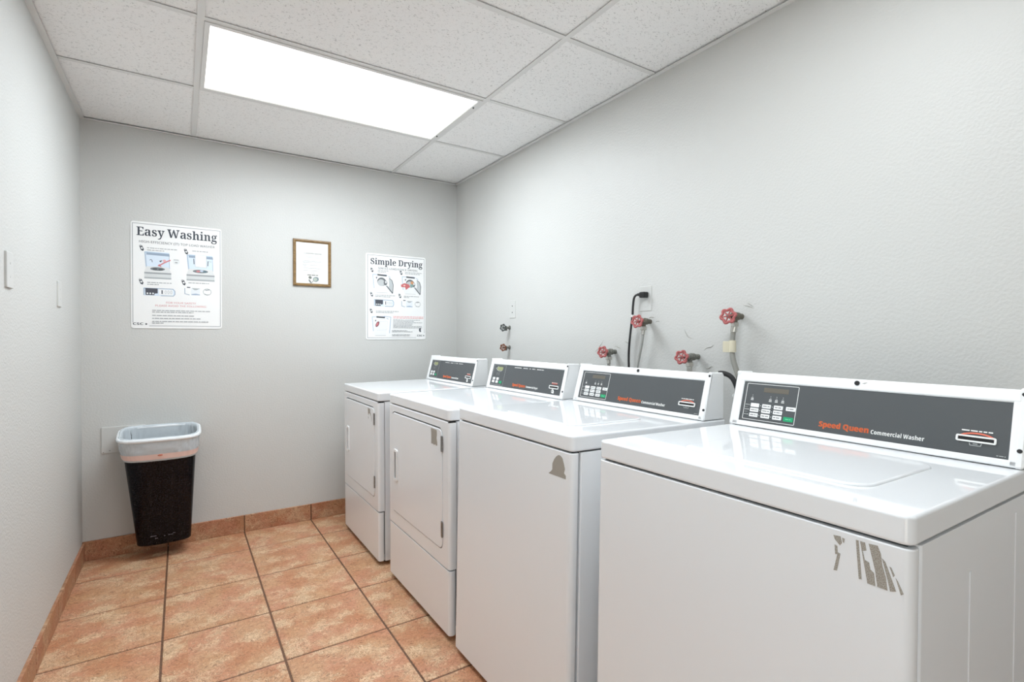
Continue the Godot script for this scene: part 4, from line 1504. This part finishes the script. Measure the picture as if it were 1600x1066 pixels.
func dryer_drawing(pr: Print, P: Callable, u: float, v: float, du: float, dv: float, kind: int) -> void:
	var q := func(a: float, b: float) -> Vector2: return P.call(u + du * a, v + dv * b)
	var poly := func(pts: Array, c: Color) -> void:
		var a := PackedVector2Array()
		for p in pts:
			a.append(q.call(p[0], p[1]))
		pr.poly(a, c)
	pr.line([q.call(0.06, 0.75), q.call(0.0, 0.06), q.call(0.62, 0.04), q.call(0.84, 0.16)], 0.0042, BLUE)
	poly.call([[0.02, 0.08], [0.74, 0.08], [0.72, 0.95], [0.12, 0.95]], Color(0.93, 0.935, 0.94))
	poly.call([[0.22, 0.02], [0.66, 0.05], [0.66, 0.12], [0.22, 0.10]], rgb8(70, 74, 78))
	pr.line([q.call(0.16, 0.98), q.call(0.70, 0.98)], 0.0022, STEEL_GREY)
	if kind < 2:
		var c: Vector2 = q.call(0.42, 0.42)
		pr.oval(c.x, c.y, 0.032, 0.030, rgb8(122, 126, 128))
		pr.oval(c.x - 0.004, c.y - 0.006, 0.026, 0.024, rgb8(196, 199, 200))
		pr.arc(c.x, c.y, 0.030, 0.028, 0.5, 2.9, 0.005, rgb8(78, 82, 86))
		pr.oval(q.call(0.6, 0.46).x, q.call(0.6, 0.46).y, 0.013, 0.018, rgb8(108, 112, 116))
		pr.oval(q.call(0.62, 0.42).x, q.call(0.62, 0.42).y, 0.006, 0.009, Color(0.9, 0.9, 0.9))
		poly.call([[0.76, 0.22], [0.90, 0.30], [0.98, 0.55], [0.95, 0.98], [0.70, 0.72], [0.78, 0.6]], STEEL_GREY.lightened(0.25))
		pr.line([q.call(0.78, 0.2), q.call(0.92, 0.32), q.call(0.98, 0.55), q.call(0.95, 0.98)], 0.0042, rgb8(86, 90, 94))
		pr.line([q.call(0.66, 0.62), q.call(0.94, 0.98)], 0.007, rgb8(96, 100, 104))
		poly.call([[0.14, 0.2], [0.22, 0.16], [0.18, 0.28]], INK)
		if kind == 1:
			pr.oval(q.call(0.52, 0.36).x, q.call(0.52, 0.36).y, 0.012, 0.012, rgb8(206, 150, 110))
			pr.oval(q.call(0.5, 0.52).x, q.call(0.5, 0.52).y, 0.012, 0.012, rgb8(132, 164, 160))
			poly.call([[-0.06, 0.50], [0.12, 0.40], [0.36, 0.46], [0.42, 0.58], [0.30, 0.68], [0.20, 0.76], [0.16, 0.62], [-0.04, 0.62]], rgb8(198, 108, 110))
			pr.oval(q.call(0.12, 0.53).x, q.call(0.12, 0.53).y, 0.008, 0.006, rgb8(246, 196, 190))
	else:
		pr.line([q.call(0.62, 0.02), q.call(0.98, 0.06), q.call(0.90, 0.85)], 0.0042, BLUE)
		pr.line([q.call(0.26, 0.3), q.call(0.8, 0.26), q.call(0.76, 0.7), q.call(0.24, 0.72)], 0.0012, LIGHT_GREY.darkened(0.06))
		pr.oval(q.call(0.27, 0.42).x, q.call(0.27, 0.42).y, 0.011, 0.022, rgb8(134, 84, 92), -0.5)
		pr.oval(q.call(0.26, 0.42).x, q.call(0.26, 0.42).y, 0.006, 0.014, rgb8(206, 124, 128), -0.5)
		poly.call([[0.14, 0.22], [0.22, 0.2], [0.17, 0.3]], INK)

func framed_notice() -> void:
	var t := thing("framed_notice", "small printed notice in a gold-brown wooden frame, between the two white signs", "picture frame", xlate(1.191, 1.710, 0.0))
	var w := 0.240
	var h := 0.308
	var st := new_st()
	# mitred moulding: outer slope, flat, inner slope
	var prof := [[0.0, 0.0], [0.0, 0.010], [0.003, 0.015], [0.009, 0.016], [0.015, 0.012], [0.0185, 0.0085], [0.0185, 0.0]]
	for k in prof.size() - 1:
		var a: Array = prof[k]
		var b: Array = prof[k + 1]
		for s in 4:
			var dirs := [Vector2(-1, -1), Vector2(1, -1), Vector2(1, 1), Vector2(-1, 1)]
			var d0: Vector2 = dirs[s]
			var d1: Vector2 = dirs[(s + 1) % 4]
			var p := func(d: Vector2, e: Array) -> Vector3: return Vector3(d.x * (w * 0.5 - e[0]), d.y * (h * 0.5 - e[0]), e[1])
			var mid := (d0 + d1) * 0.5
			var dz: float = b[1] - a[1]
			var di: float = b[0] - a[0]
			var n := (Vector3(mid.x, mid.y, 0) * dz + Vector3(0, 0, di)).normalized()
			quad(st, p.call(d0, a), p.call(d1, a), p.call(d1, b), p.call(d0, b), n)
	obj("frame", st, M.frame, t)
	st = new_st()
	box(st, Vector3(-w * 0.5 + 0.006, -h * 0.5 + 0.006, 0.001), Vector3(w * 0.5 - 0.006, h * 0.5 - 0.006, 0.004))
	var paper := obj("paper", st, M.paper, t)
	st = new_st()
	box(st, Vector3(-w * 0.5 + 0.016, -h * 0.5 + 0.016, 0.0062), Vector3(w * 0.5 - 0.016, h * 0.5 - 0.016, 0.0078))
	obj("glass", st, M.glass, t)
	var z := 0.0041
	lettering(paper, "heading_lettering", "LAUNDRY ROOM", serif_bold, 0.004, 0.064, 0.112, 0.0085, z, mat(rgb8(110, 114, 114), 0.5))
	var pr := Print.new()
	pr.z = z
	var r := RandomNumberGenerator.new()
	r.seed = 3
	for a in [[-0.03, 0.036, 0.103], [-0.022, 0.03, 0.095], [-0.02, 0.024, 0.087], [-0.06, 0.062, 0.045], [-0.06, 0.066, 0.037], [-0.06, 0.062, 0.014], [-0.06, 0.07, 0.007], [-0.06, -0.02, 0.0], [-0.06, 0.066, -0.012], [-0.06, -0.034, -0.019], [-0.06, 0.06, -0.034], [-0.058, 0.05, -0.05], [-0.01, 0.016, -0.065]]:
		pr.words(r, a[0], a[1], a[2], 0.0032, rgb8(200, 202, 203))
	pr.words(r, -0.032, 0.036, -0.079, 0.006, rgb8(128, 128, 122))
	# little drawing of plates at the foot of the sheet
	pr.oval(-0.014, -0.096, 0.010, 0.0095, rgb8(86, 92, 82))
	pr.oval(0.022, -0.106, 0.019, 0.016, rgb8(92, 122, 132), 0.3)
	pr.oval(0.019, -0.107, 0.013, 0.011, rgb8(178, 190, 178), 0.3)
	pr.poly(PackedVector2Array([Vector2(-0.026, -0.112), Vector2(-0.018, -0.108), Vector2(-0.004, -0.128), Vector2(0.006, -0.112), Vector2(0.004, -0.124), Vector2(-0.008, -0.134), Vector2(-0.018, -0.126)]), rgb8(104, 112, 108))
	obj_mesh("notice_print", pr.mesh(), M.print, paper).set_meta("kind", "stuff")

# ------------------------------------------------------------------ trash can and its bag
func loft(st: SurfaceTool, rings: Array, flip := false) -> void:
	var rows := rings.size()
	var n: int = rings[0].size()
	var nrm := []
	for i in rows:
		var row := []
		for j in n:
			var du: Vector3 = rings[i][(j + 1) % n] - rings[i][(j - 1 + n) % n]
			var dv: Vector3 = rings[mini(i + 1, rows - 1)][j] - rings[maxi(i - 1, 0)][j]
			var m := du.cross(dv).normalized()
			row.append(-m if flip else m)
		nrm.append(row)
	for i in rows - 1:
		for j in n:
			var k := (j + 1) % n
			tri(st, rings[i][j], rings[i][k], rings[i + 1][k], nrm[i][j], nrm[i][k], nrm[i + 1][k])
			tri(st, rings[i][j], rings[i + 1][k], rings[i + 1][j], nrm[i][j], nrm[i + 1][k], nrm[i + 1][j])

const BIN_N := 144
# superellipse-like section of the can at height share t (0 bottom, 1 rim)
func bin_ring(t: float, grow: float, y: float, sag: float) -> Array:
	var hw := lerpf(0.1255, 0.172, t) + grow
	var z0 := lerpf(0.040, 0.026, t) - grow * 0.6
	var z1 := lerpf(0.195, 0.262, t) + grow
	var hz := (z1 - z0) * 0.5
	var cz := (z0 + z1) * 0.5
	var cx := lerpf(0.373, 0.356, t)
	var out := []
	for k in BIN_N:
		var a := TAU * k / BIN_N
		var c := cos(a)
		var s := sin(a)
		var e := 0.42
		var x := signf(c) * pow(absf(c), e) * hw
		var z := signf(s) * pow(absf(s), e) * hz
		if z > 0.0:
			z += 0.012 * (1.0 - pow(x / hw, 2.0)) * (0.4 + 0.6 * t)   # bowed front
		var zz := cz + z
		out.append(Vector3(cx + x, y - sag * clampf((zz - 0.03) / 0.24, 0.0, 1.0), zz))
	return out

func build_bin() -> void:
	var t := thing("trash_can", "tall black plastic trash can hung on the back wall above the tile baseboard", "trash can", Transform3D.IDENTITY)
	var st := new_st()
	var rings := []
	for i in 25:
		var s := i / 24.0
		var rg := bin_ring(s, 0.0, lerpf(0.088, 0.70, s), 0.035 * s)
		# two shallow pressed channels down the front
		for k in BIN_N:
			var p: Vector3 = rg[k]
			if p.z > 0.12:
				for gx in [-0.045, 0.062]:
					var d := absf(p.x - 0.366 - gx * lerpf(0.85, 1.0, s)) / 0.0065
					if d < 1.0:
						p.z -= 0.008 * (1.0 - d * d)
				rg[k] = p
		rings.append(rg)
	loft(st, rings)
	var inner := []
	for i in 12:
		var s := 1.0 - i / 11.0
		inner.append(bin_ring(s, -0.003, lerpf(0.092, 0.70, s), 0.035 * s))
	loft(st, inner)
	# rounded foot and the bottom
	var b0: Array = bin_ring(0.0, 0.0, 0.088, 0.0)
	var b1: Array = bin_ring(0.0, -0.008, 0.081, 0.0)
	loft(st, [b1, b0])
	var c := Vector3(0.373, 0.081, 0.117)
	for k in BIN_N:
		tri(st, c, b1[k], b1[(k + 1) % BIN_N], Vector3.DOWN, Vector3.DOWN, Vector3.DOWN)
		tri(st, c + Vector3(0, 0.008, 0), inner[11][k], inner[11][(k + 1) % BIN_N], Vector3.UP, Vector3.UP, Vector3.UP)
	obj("body", st, M.bin, t)
	st = new_st()
	box(st, Vector3(0.26, 0.50, 0.0), Vector3(0.45, 0.60, 0.03))
	obj("wall_bracket", st, M.steel, t)
	# scraped patches near the foot
	for q in [[0.325, 0.135, 0.016, 0.006], [0.338, 0.121, 0.007, 0.008], [0.375, 0.128, 0.003, 0.008], [0.402, 0.130, 0.012, 0.005], [0.418, 0.136, 0.006, 0.005]]:
		var ss: float = (q[1] - 0.088) / 0.612
		var zf := lerpf(0.195, 0.262, ss) + 0.012 * (0.4 + 0.6 * ss) * (1.0 - pow((q[0] - 0.372) / 0.13, 2.0))
		st = new_st()
		plate_poly(st, PackedVector2Array([Vector2(-q[2], -q[3] * 0.4), Vector2(-q[2] * 0.2, -q[3] * 0.1), Vector2(q[2], -q[3] * 0.2), Vector2(q[2] * 0.6, q[3] * 0.5), Vector2(0, q[3] * 0.3), Vector2(-q[2] * 0.8, q[3] * 0.6)]), 0.0012, Transform3D(Basis(Vector3.RIGHT, 0.11), Vector3(q[0], q[1], zf - 0.0004)))
		obj("scuff", st, M.scuff, t)

	# bag: inside wall, rolled rim, cuff, drawstring band, hem
	var g := thing("trash_bag", "translucent white trash bag with pink drawstring band folded over the black can", "trash bag", Transform3D.IDENTITY)
	var nz := noise(404, 1.0, 3)
	var wr := func(rg: Array, amp: float, ph: float) -> Array:
		var out := []
		for k in BIN_N:
			var p: Vector3 = rg[k]
			var a := TAU * k / BIN_N
			var cen := Vector3(0.36, p.y, 0.14)
			var d := (p - cen)
			d.y = 0
			d = d.normalized()
			var crease := 1.0 - absf(nz.get_noise_3d(cos(a) * 5.0 + p.y * 6.0, sin(a) * 5.0, p.y * 11.0 + ph * 0.3)) * 2.6
			var f := 0.5 * pow(clampf(crease, 0.0, 1.0), 3.0) + nz.get_noise_3d(cos(a) * 3.2, sin(a) * 3.2, ph) + 0.25 * nz.get_noise_3d(cos(a) * 6.0, sin(a) * 6.0, ph * 2.0)
			var q := p + d * f * amp + Vector3(0, f * amp * 0.5, 0)
			q.z = maxf(q.z, 0.0045)
			out.append(q)
		return out
	st = new_st()
	var seq := []
	for i in 9:
		var s := 0.35 + 0.65 * i / 8.0
		seq.append(wr.call(bin_ring(s, -0.006 - 0.012 * (1.0 - i / 8.0), lerpf(0.088, 0.70, s), 0.035 * s), 0.012 * (1.0 - i / 9.0) + 0.004, i * 0.35))
	for i in 7:
		var a := PI * i / 6.0
		seq.append(wr.call(bin_ring(1.0, 0.005 - 0.010 * cos(a), 0.703 + 0.016 * sin(a), 0.035), 0.004, 3.0 + i * 0.1))
	for i in 6:
		seq.append(wr.call(bin_ring(1.0 - 0.03 * i, 0.0125 - 0.0002 * i, 0.70 - 0.0125 * (i + 1), 0.035), 0.005, 3.7 + i * 0.25))
	loft(st, seq)
	var roll := []
	for q in wr.call(bin_ring(1.0, 0.011, 0.7055, 0.035), 0.003, 3.5):
		roll.append(Vector3(q.x, q.y, maxf(q.z, 0.013)))
	var rim := new_st()
	tube(rim, roll, 0.0105, 10, true)
	obj("rolled_rim", rim, M.bag_rim, g)
	# bottom of the bag inside the can
	var low: Array = seq[0]
	var mid := Vector3.ZERO
	for p in low:
		mid += p
	mid = mid / low.size() + Vector3(0, -0.02, 0)
	for k in BIN_N:
		tri(st, mid, low[k], low[(k + 1) % BIN_N], Vector3.UP, Vector3.UP, Vector3.UP)
	obj("liner", st, M.bag, g)
	st = new_st()
	var bands := []
	for i in 5:
		bands.append(wr.call(bin_ring(0.84 - 0.012 * i, 0.0150 - 0.0012 * i, 0.630 - 0.0075 * i, 0.035), 0.003, 5.0))
	loft(st, bands)
	obj("drawstring_band", st, M.band, g)
	st = new_st()
	var hem := []
	for i in 3:
		hem.append(wr.call(bin_ring(0.79 - 0.01 * i, 0.0105 - 0.0015 * i, 0.600 - 0.005 * i, 0.035), 0.003, 5.0))
	loft(st, hem)
	obj("hem", st, M.bag, g)
	# where the drawstring shows through its two holes
	for e in [[54, 0.0, 0.016], [20, 0.0, 0.018]]:
		pass
	var mids: Array = bands[1]
	for pick in [Vector3(0.375, 0.62, 0.27), Vector3(0.185, 0.62, 0.12)]:
		var best := 0
		for k in BIN_N:
			if (mids[k] - pick).length() < (mids[best] - pick).length():
				best = k
		var p: Vector3 = mids[best]
		var du: Vector3 = (mids[(best + 1) % BIN_N] - mids[(best - 1 + BIN_N) % BIN_N]).normalized()
		var nn := du.cross(Vector3.UP).normalized()
		if nn.dot(p - Vector3(0.36, p.y, 0.14)) < 0.0:
			nn = -nn
		st = new_st()
		lathe(st, [Vector2(0.006, -0.003), Vector2(0.006, 0.0018), Vector2(0.0045, 0.003), Vector2(0, 0.0032)], 14, Transform3D(Basis(Vector3.UP.cross(nn) * 1.9, Vector3.UP * 0.8, nn), p))
		obj("drawstring_hole", st, M.band_hole, g)

# ------------------------------------------------------------------ left wall
func build_left_wall_things() -> void:
	# frame: local x runs towards -z, y up, z out of the wall
	var out := func(y: float, z: float) -> Transform3D: return Transform3D(Basis(Vector3(0, 0, -1), Vector3(0, 1, 0), Vector3(1, 0, 0)), Vector3(0.0, y, z))
	var spots := [["blank painted cover plate on the left wall, the near one at the picture's left edge", 1.433, 1.384], ["blank painted cover plate on the left wall, the far one by the back corner", 1.411, 0.596]]
	for q in spots:
		var t := thing("cover_plate", q[0], "wall plate", out.call(q[1], q[2]), "cover plates on the left wall")
		var st := new_st()
		slab(st, 0.072, 0.114, 0.007, 0.005, 0.003)
		obj("plate", st, M.wall_plate, t)
		for y in [-0.021, 0.021]:
			st = new_st()
			lathe(st, [Vector2(0.0038, 0.0), Vector2(0.0038, 0.0008), Vector2(0, 0.0012)], 10, xlate(0, y, 0.0068))
			obj("screw", st, M.wall_plate, t)

# ------------------------------------------------------------------ right wall: valves, hoses, plug
# frame: local x towards +z, y up, z out of the wall
func rw(y: float, z: float) -> Transform3D:
	return Transform3D(Basis(Vector3(0, 0, 1), Vector3(0, 1, 0), Vector3(-1, 0, 0)), Vector3(RW, y, z))

func handwheel(parent: Node, z: float, R: float, m: Material, tilt := Vector3.ZERO) -> void:
	var st := new_st()
	var path := []
	for k in 48:
		var a := TAU * k / 48.0
		var rr := R * (0.80 + 0.11 * cos(6.0 * a))
		path.append(Vector3(cos(a) * rr, sin(a) * rr, 0))
	tube(st, path, R * 0.17, 8, true)
	for k in 6:
		var a := TAU * (k + 0.0) / 6.0
		tube(st, [Vector3(cos(a), sin(a), 0) * R * 0.12, Vector3(cos(a), sin(a), 0.0) * R * 0.84], R * 0.10, 6)
	lathe(st, [Vector2(0, -R * 0.24), Vector2(R * 0.26, -R * 0.24), Vector2(R * 0.26, R * 0.16), Vector2(R * 0.17, R * 0.24), Vector2(0, R * 0.24)], 14)
	var o := obj("handwheel", st, m, parent)
	o.transform = Transform3D(Basis.from_euler(tilt), Vector3(0, 0, z))
	st = new_st()
	lathe(st, [Vector2(R * 0.12, R * 0.22), Vector2(R * 0.12, R * 0.3), Vector2(R * 0.07, R * 0.36), Vector2(0, R * 0.36)], 10)
	obj("wheel_screw", st, M.steel, o)

func water_valve(label: String, y: float, z: float, reach: float, R: float, dark: Material) -> Node3D:
	var t := thing("water_valve", label, "water valve", rw(y, z), "washer water valves with red handwheels")
	var st := new_st()
	# pipe stub, valve body, bonnet
	lathe(st, [Vector2(0.011, 0.0), Vector2(0.011, reach * 0.25), Vector2(0.015, reach * 0.27), Vector2(0.016, reach * 0.45), Vector2(0.013, reach * 0.5), Vector2(0.014, reach * 0.66), Vector2(0.010, reach * 0.7), Vector2(0.008, reach * 0.8), Vector2(0.005, reach * 0.82), Vector2(0.0045, reach)], 18)
	# hose outlet pointing down
	tube(st, [Vector3(0, -0.004, reach * 0.5), Vector3(0, -0.024, reach * 0.52)], 0.0105, 14)
	obj("body", st, dark, t)
	st = new_st()
	lathe(st, [Vector2(0.0135, -0.006), Vector2(0.016, -0.004), Vector2(0.016, 0.010), Vector2(0.0135, 0.012), Vector2(0.009, 0.012)], 6, Transform3D(Basis(Vector3(1, 0, 0), Vector3(0, 0, 1), Vector3(0, -1, 0)), Vector3(0, -0.028, reach * 0.52)), true)
	obj("hose_nut", st, M.chrome, t)
	handwheel(t, reach, R, M.red_wheel, Vector3(-0.12, 0.28, 0.2))
	return t

func smooth_path(pts: Array, per := 8) -> Array:
	var out := []
	var n := pts.size()
	for i in n - 1:
		var p0: Vector3 = pts[maxi(i - 1, 0)]
		var p1: Vector3 = pts[i]
		var p2: Vector3 = pts[i + 1]
		var p3: Vector3 = pts[mini(i + 2, n - 1)]
		for k in per:
			out.append(p1.cubic_interpolate(p2, p0, p3, float(k) / per))
	out.append(pts[n - 1])
	return out

func hose(called: String, label: String, pts: Array, r: float, m: Material) -> Node3D:
	var t := thing(called, label, "hose", Transform3D.IDENTITY)
	var st := new_st()
	tube(st, smooth_path(pts), r, 14)
	obj("tube", st, m, t)
	var st2 := new_st()
	var a: Vector3 = pts[0]
	var b: Vector3 = pts[1]
	var d := (b - a).normalized()
	tube(st2, [a, a + d * 0.022], r * 1.28, 14)
	obj("ferrule", st2, M.chrome, t)
	return t

func build_right_wall_things() -> void:
	# blank outlet plate with two screws, painted over
	var t := thing("outlet_plate", "painted-over blank plate with two screws high on the right wall above the back dryer valves", "wall plate", rw(1.400, 0.801))
	var st := new_st()
	slab(st, 0.070, 0.114, 0.0035, 0.004, 0.003)
	obj("plate", st, M.wall_plate, t)
	for s in [-0.021, 0.021]:
		st = new_st()
		lathe(st, [Vector2(0.0042, 0.0), Vector2(0.0042, 0.001), Vector2(0, 0.0014)], 10, xlate(0, s, 0.0033))
		obj("screw", st, M.soft_black, t)
	# two small shut-off valves over the dryers
	for k in 2:
		var lab: String = ["small grey-handled shut-off valve, upper of the pair on the wall over the dryers", "small rusty-brown shut-off valve, lower of the pair on the wall over the dryers"][k]
		t = thing("shutoff_valve", lab, "water valve", rw([1.281, 1.1515][k], 0.765), "small shut-off valves over the dryers")
		st = new_st()
		lathe(st, [Vector2(0.014, 0.0), Vector2(0.014, 0.003), Vector2(0.007, 0.004), Vector2(0.007, 0.018), Vector2(0.010, 0.02), Vector2(0.010, 0.034), Vector2(0.004, 0.036), Vector2(0.004, 0.05)], 14)
		tube(st, [Vector3(0, -0.004, 0.026), Vector3(0, -0.02, 0.026)], 0.007, 10)
		obj("body", st, M.valve_body, t)
		handwheel(t, 0.05, 0.024, M.dark_wheel if k == 0 else M.rust_wheel, Vector3(0, 0.55, 0.3))
	# washer valves
	water_valve("low red-handled water valve above the dryer end of the middle washer, leftmost of the four", 1.149, 1.738, 0.085, 0.029, M.valve_body)
	water_valve("upper red-handled water valve beside the black power cord, with a grey hose hanging from it", 1.293, 1.962, 0.085, 0.030, M.brass)
	water_valve("low red-handled water valve just above the washer console, below and left of the tagged hose", 1.141, 2.222, 0.105, 0.029, M.valve_body)
	water_valve("upper red-handled water valve farthest right, feeding the hose with the cream tag", 1.302, 2.418, 0.085, 0.031, M.brass)
	# hoses
	var x := RW - 0.045
	hose("supply_hose", "slim pale grey hose slanting down from the upper valve beside the power cord", [Vector3(x, 1.256, 1.962), Vector3(x + 0.004, 1.20, 1.950), Vector3(x + 0.005, 1.13, 1.932), Vector3(x, 1.05, 1.918), Vector3(x, 0.98, 1.912), Vector3(x - 0.01, 0.9, 1.912), Vector3(x - 0.02, 0.5, 1.912)], 0.0068, M.hose_clear)
	hose("supply_hose", "short grey hose stub under the leftmost low red-handled valve", [Vector3(x, 1.112, 1.738), Vector3(x, 1.05, 1.74), Vector3(x, 0.9, 1.745), Vector3(x, 0.5, 1.75)], 0.0075, M.hose)
	hose("supply_hose", "short grey hose under the low valve behind the middle washer console", [Vector3(x - 0.01, 1.104, 2.222), Vector3(x - 0.01, 1.04, 2.222), Vector3(x - 0.01, 0.9, 2.23), Vector3(x - 0.01, 0.5, 2.24)], 0.0085, M.hose)
	var h := hose("supply_hose", "grey washer hose with a cream tape tag, running down between the two washer consoles", [Vector3(x, 1.265, 2.418), Vector3(x, 1.22, 2.410), Vector3(x - 0.002, 1.15, 2.412), Vector3(x - 0.004, 1.08, 2.436), Vector3(x - 0.008, 1.00, 2.470), Vector3(x - 0.01, 0.90, 2.50), Vector3(x - 0.01, 0.5, 2.52)], 0.0098, M.hose)
	st = new_st()
	tube(st, [Vector3(x - 0.001, 1.210, 2.411), Vector3(x - 0.002, 1.165, 2.412)], 0.0125, 14)
	slab(st, 0.032, 0.042, 0.0025, 0.003, 0.001, Transform3D(Basis(Vector3(0.25, 0, 0.97), Vector3(0, 1, 0), Vector3(-0.97, 0, 0.25)), Vector3(x - 0.010, 1.186, 2.394)))
	obj("tape_tag", st, M.tape, h)
	# power cord and plug, on a painted outlet
	t = thing("power_outlet", "painted outlet plate on the right wall behind the black plug", "power outlet", rw(1.400, 1.935))
	st = new_st()
	slab(st, 0.072, 0.116, 0.003, 0.004, 0.0025)
	obj("plate", st, M.wall_plate, t)
	st = new_st()
	slab(st, 0.034, 0.028, 0.0008, 0.010, 0.0006, xlate(0, -0.024, 0.0028))
	obj("socket", st, M.wall_plate, t)
	t = thing("power_lead", "black power cord with a white tie, hanging from its plug down behind the washer console", "power cord", Transform3D.IDENTITY)
	st = new_st()
	var px := RW - 0.008
	slab(st, 0.034, 0.027, 0.026, 0.007, 0.004, rw(1.4165, 1.939).translated(Vector3(-0.007, 0, 0)))
	slab(st, 0.040, 0.014, 0.012, 0.006, 0.003, rw(1.419, 1.925).translated(Vector3(-0.016, 0, 0)))
	obj("plug", st, M.black, t)
	st = new_st()
	var cp := smooth_path([Vector3(px - 0.014, 1.4195, 1.922), Vector3(px - 0.016, 1.418, 1.900), Vector3(px - 0.017, 1.405, 1.886), Vector3(px - 0.018, 1.37, 1.880), Vector3(px - 0.018, 1.32, 1.876), Vector3(px - 0.018, 1.25, 1.865), Vector3(px - 0.018, 1.17, 1.855), Vector3(px - 0.018, 1.12, 1.853), Vector3(px - 0.02, 1.08, 1.856), Vector3(px - 0.02, 1.0, 1.856), Vector3(px - 0.03, 0.9, 1.856), Vector3(px - 0.03, 0.5, 1.856)], 6)
	tube(st, cp, 0.0052, 10)
	obj("cable", st, M.soft_black, t)
	st = new_st()
	tube(st, [Vector3(px - 0.018, 1.327, 1.8765), Vector3(px - 0.018, 1.316, 1.8755)], 0.0068, 10)
	obj("cable_tie", st, M.sign, t)
	# black drain hose arching in the gap between the two washers
	hose("drain_hose", "black drain hose arching in the gap between the two washers", [Vector3(2.12, 1.08, 2.40), Vector3(2.13, 1.09, 2.425), Vector3(2.135, 1.078, 2.462), Vector3(2.135, 1.035, 2.487), Vector3(2.135, 0.96, 2.50), Vector3(2.135, 0.80, 2.51), Vector3(2.135, 0.4, 2.51), Vector3(2.135, 0.0, 2.51)], 0.009, M.rubber)
	t = thing("hose_clamp", "small black and white pipe clip on the wall in the gap between the washers", "pipe clip", rw(1.0, 2.415))
	st = new_st()
	ring(st, 0.05, 0.034, 0.006, 0.008, 0.012, Transform3D(Basis(Vector3.BACK, 0.7), Vector3.ZERO))
	obj("clip", st, M.sign, t)
	st = new_st()
	slab(st, 0.034, 0.018, 0.016, 0.004, 0.002, Transform3D(Basis(Vector3.BACK, 0.7), Vector3.ZERO))
	obj("pad", st, M.black, t)
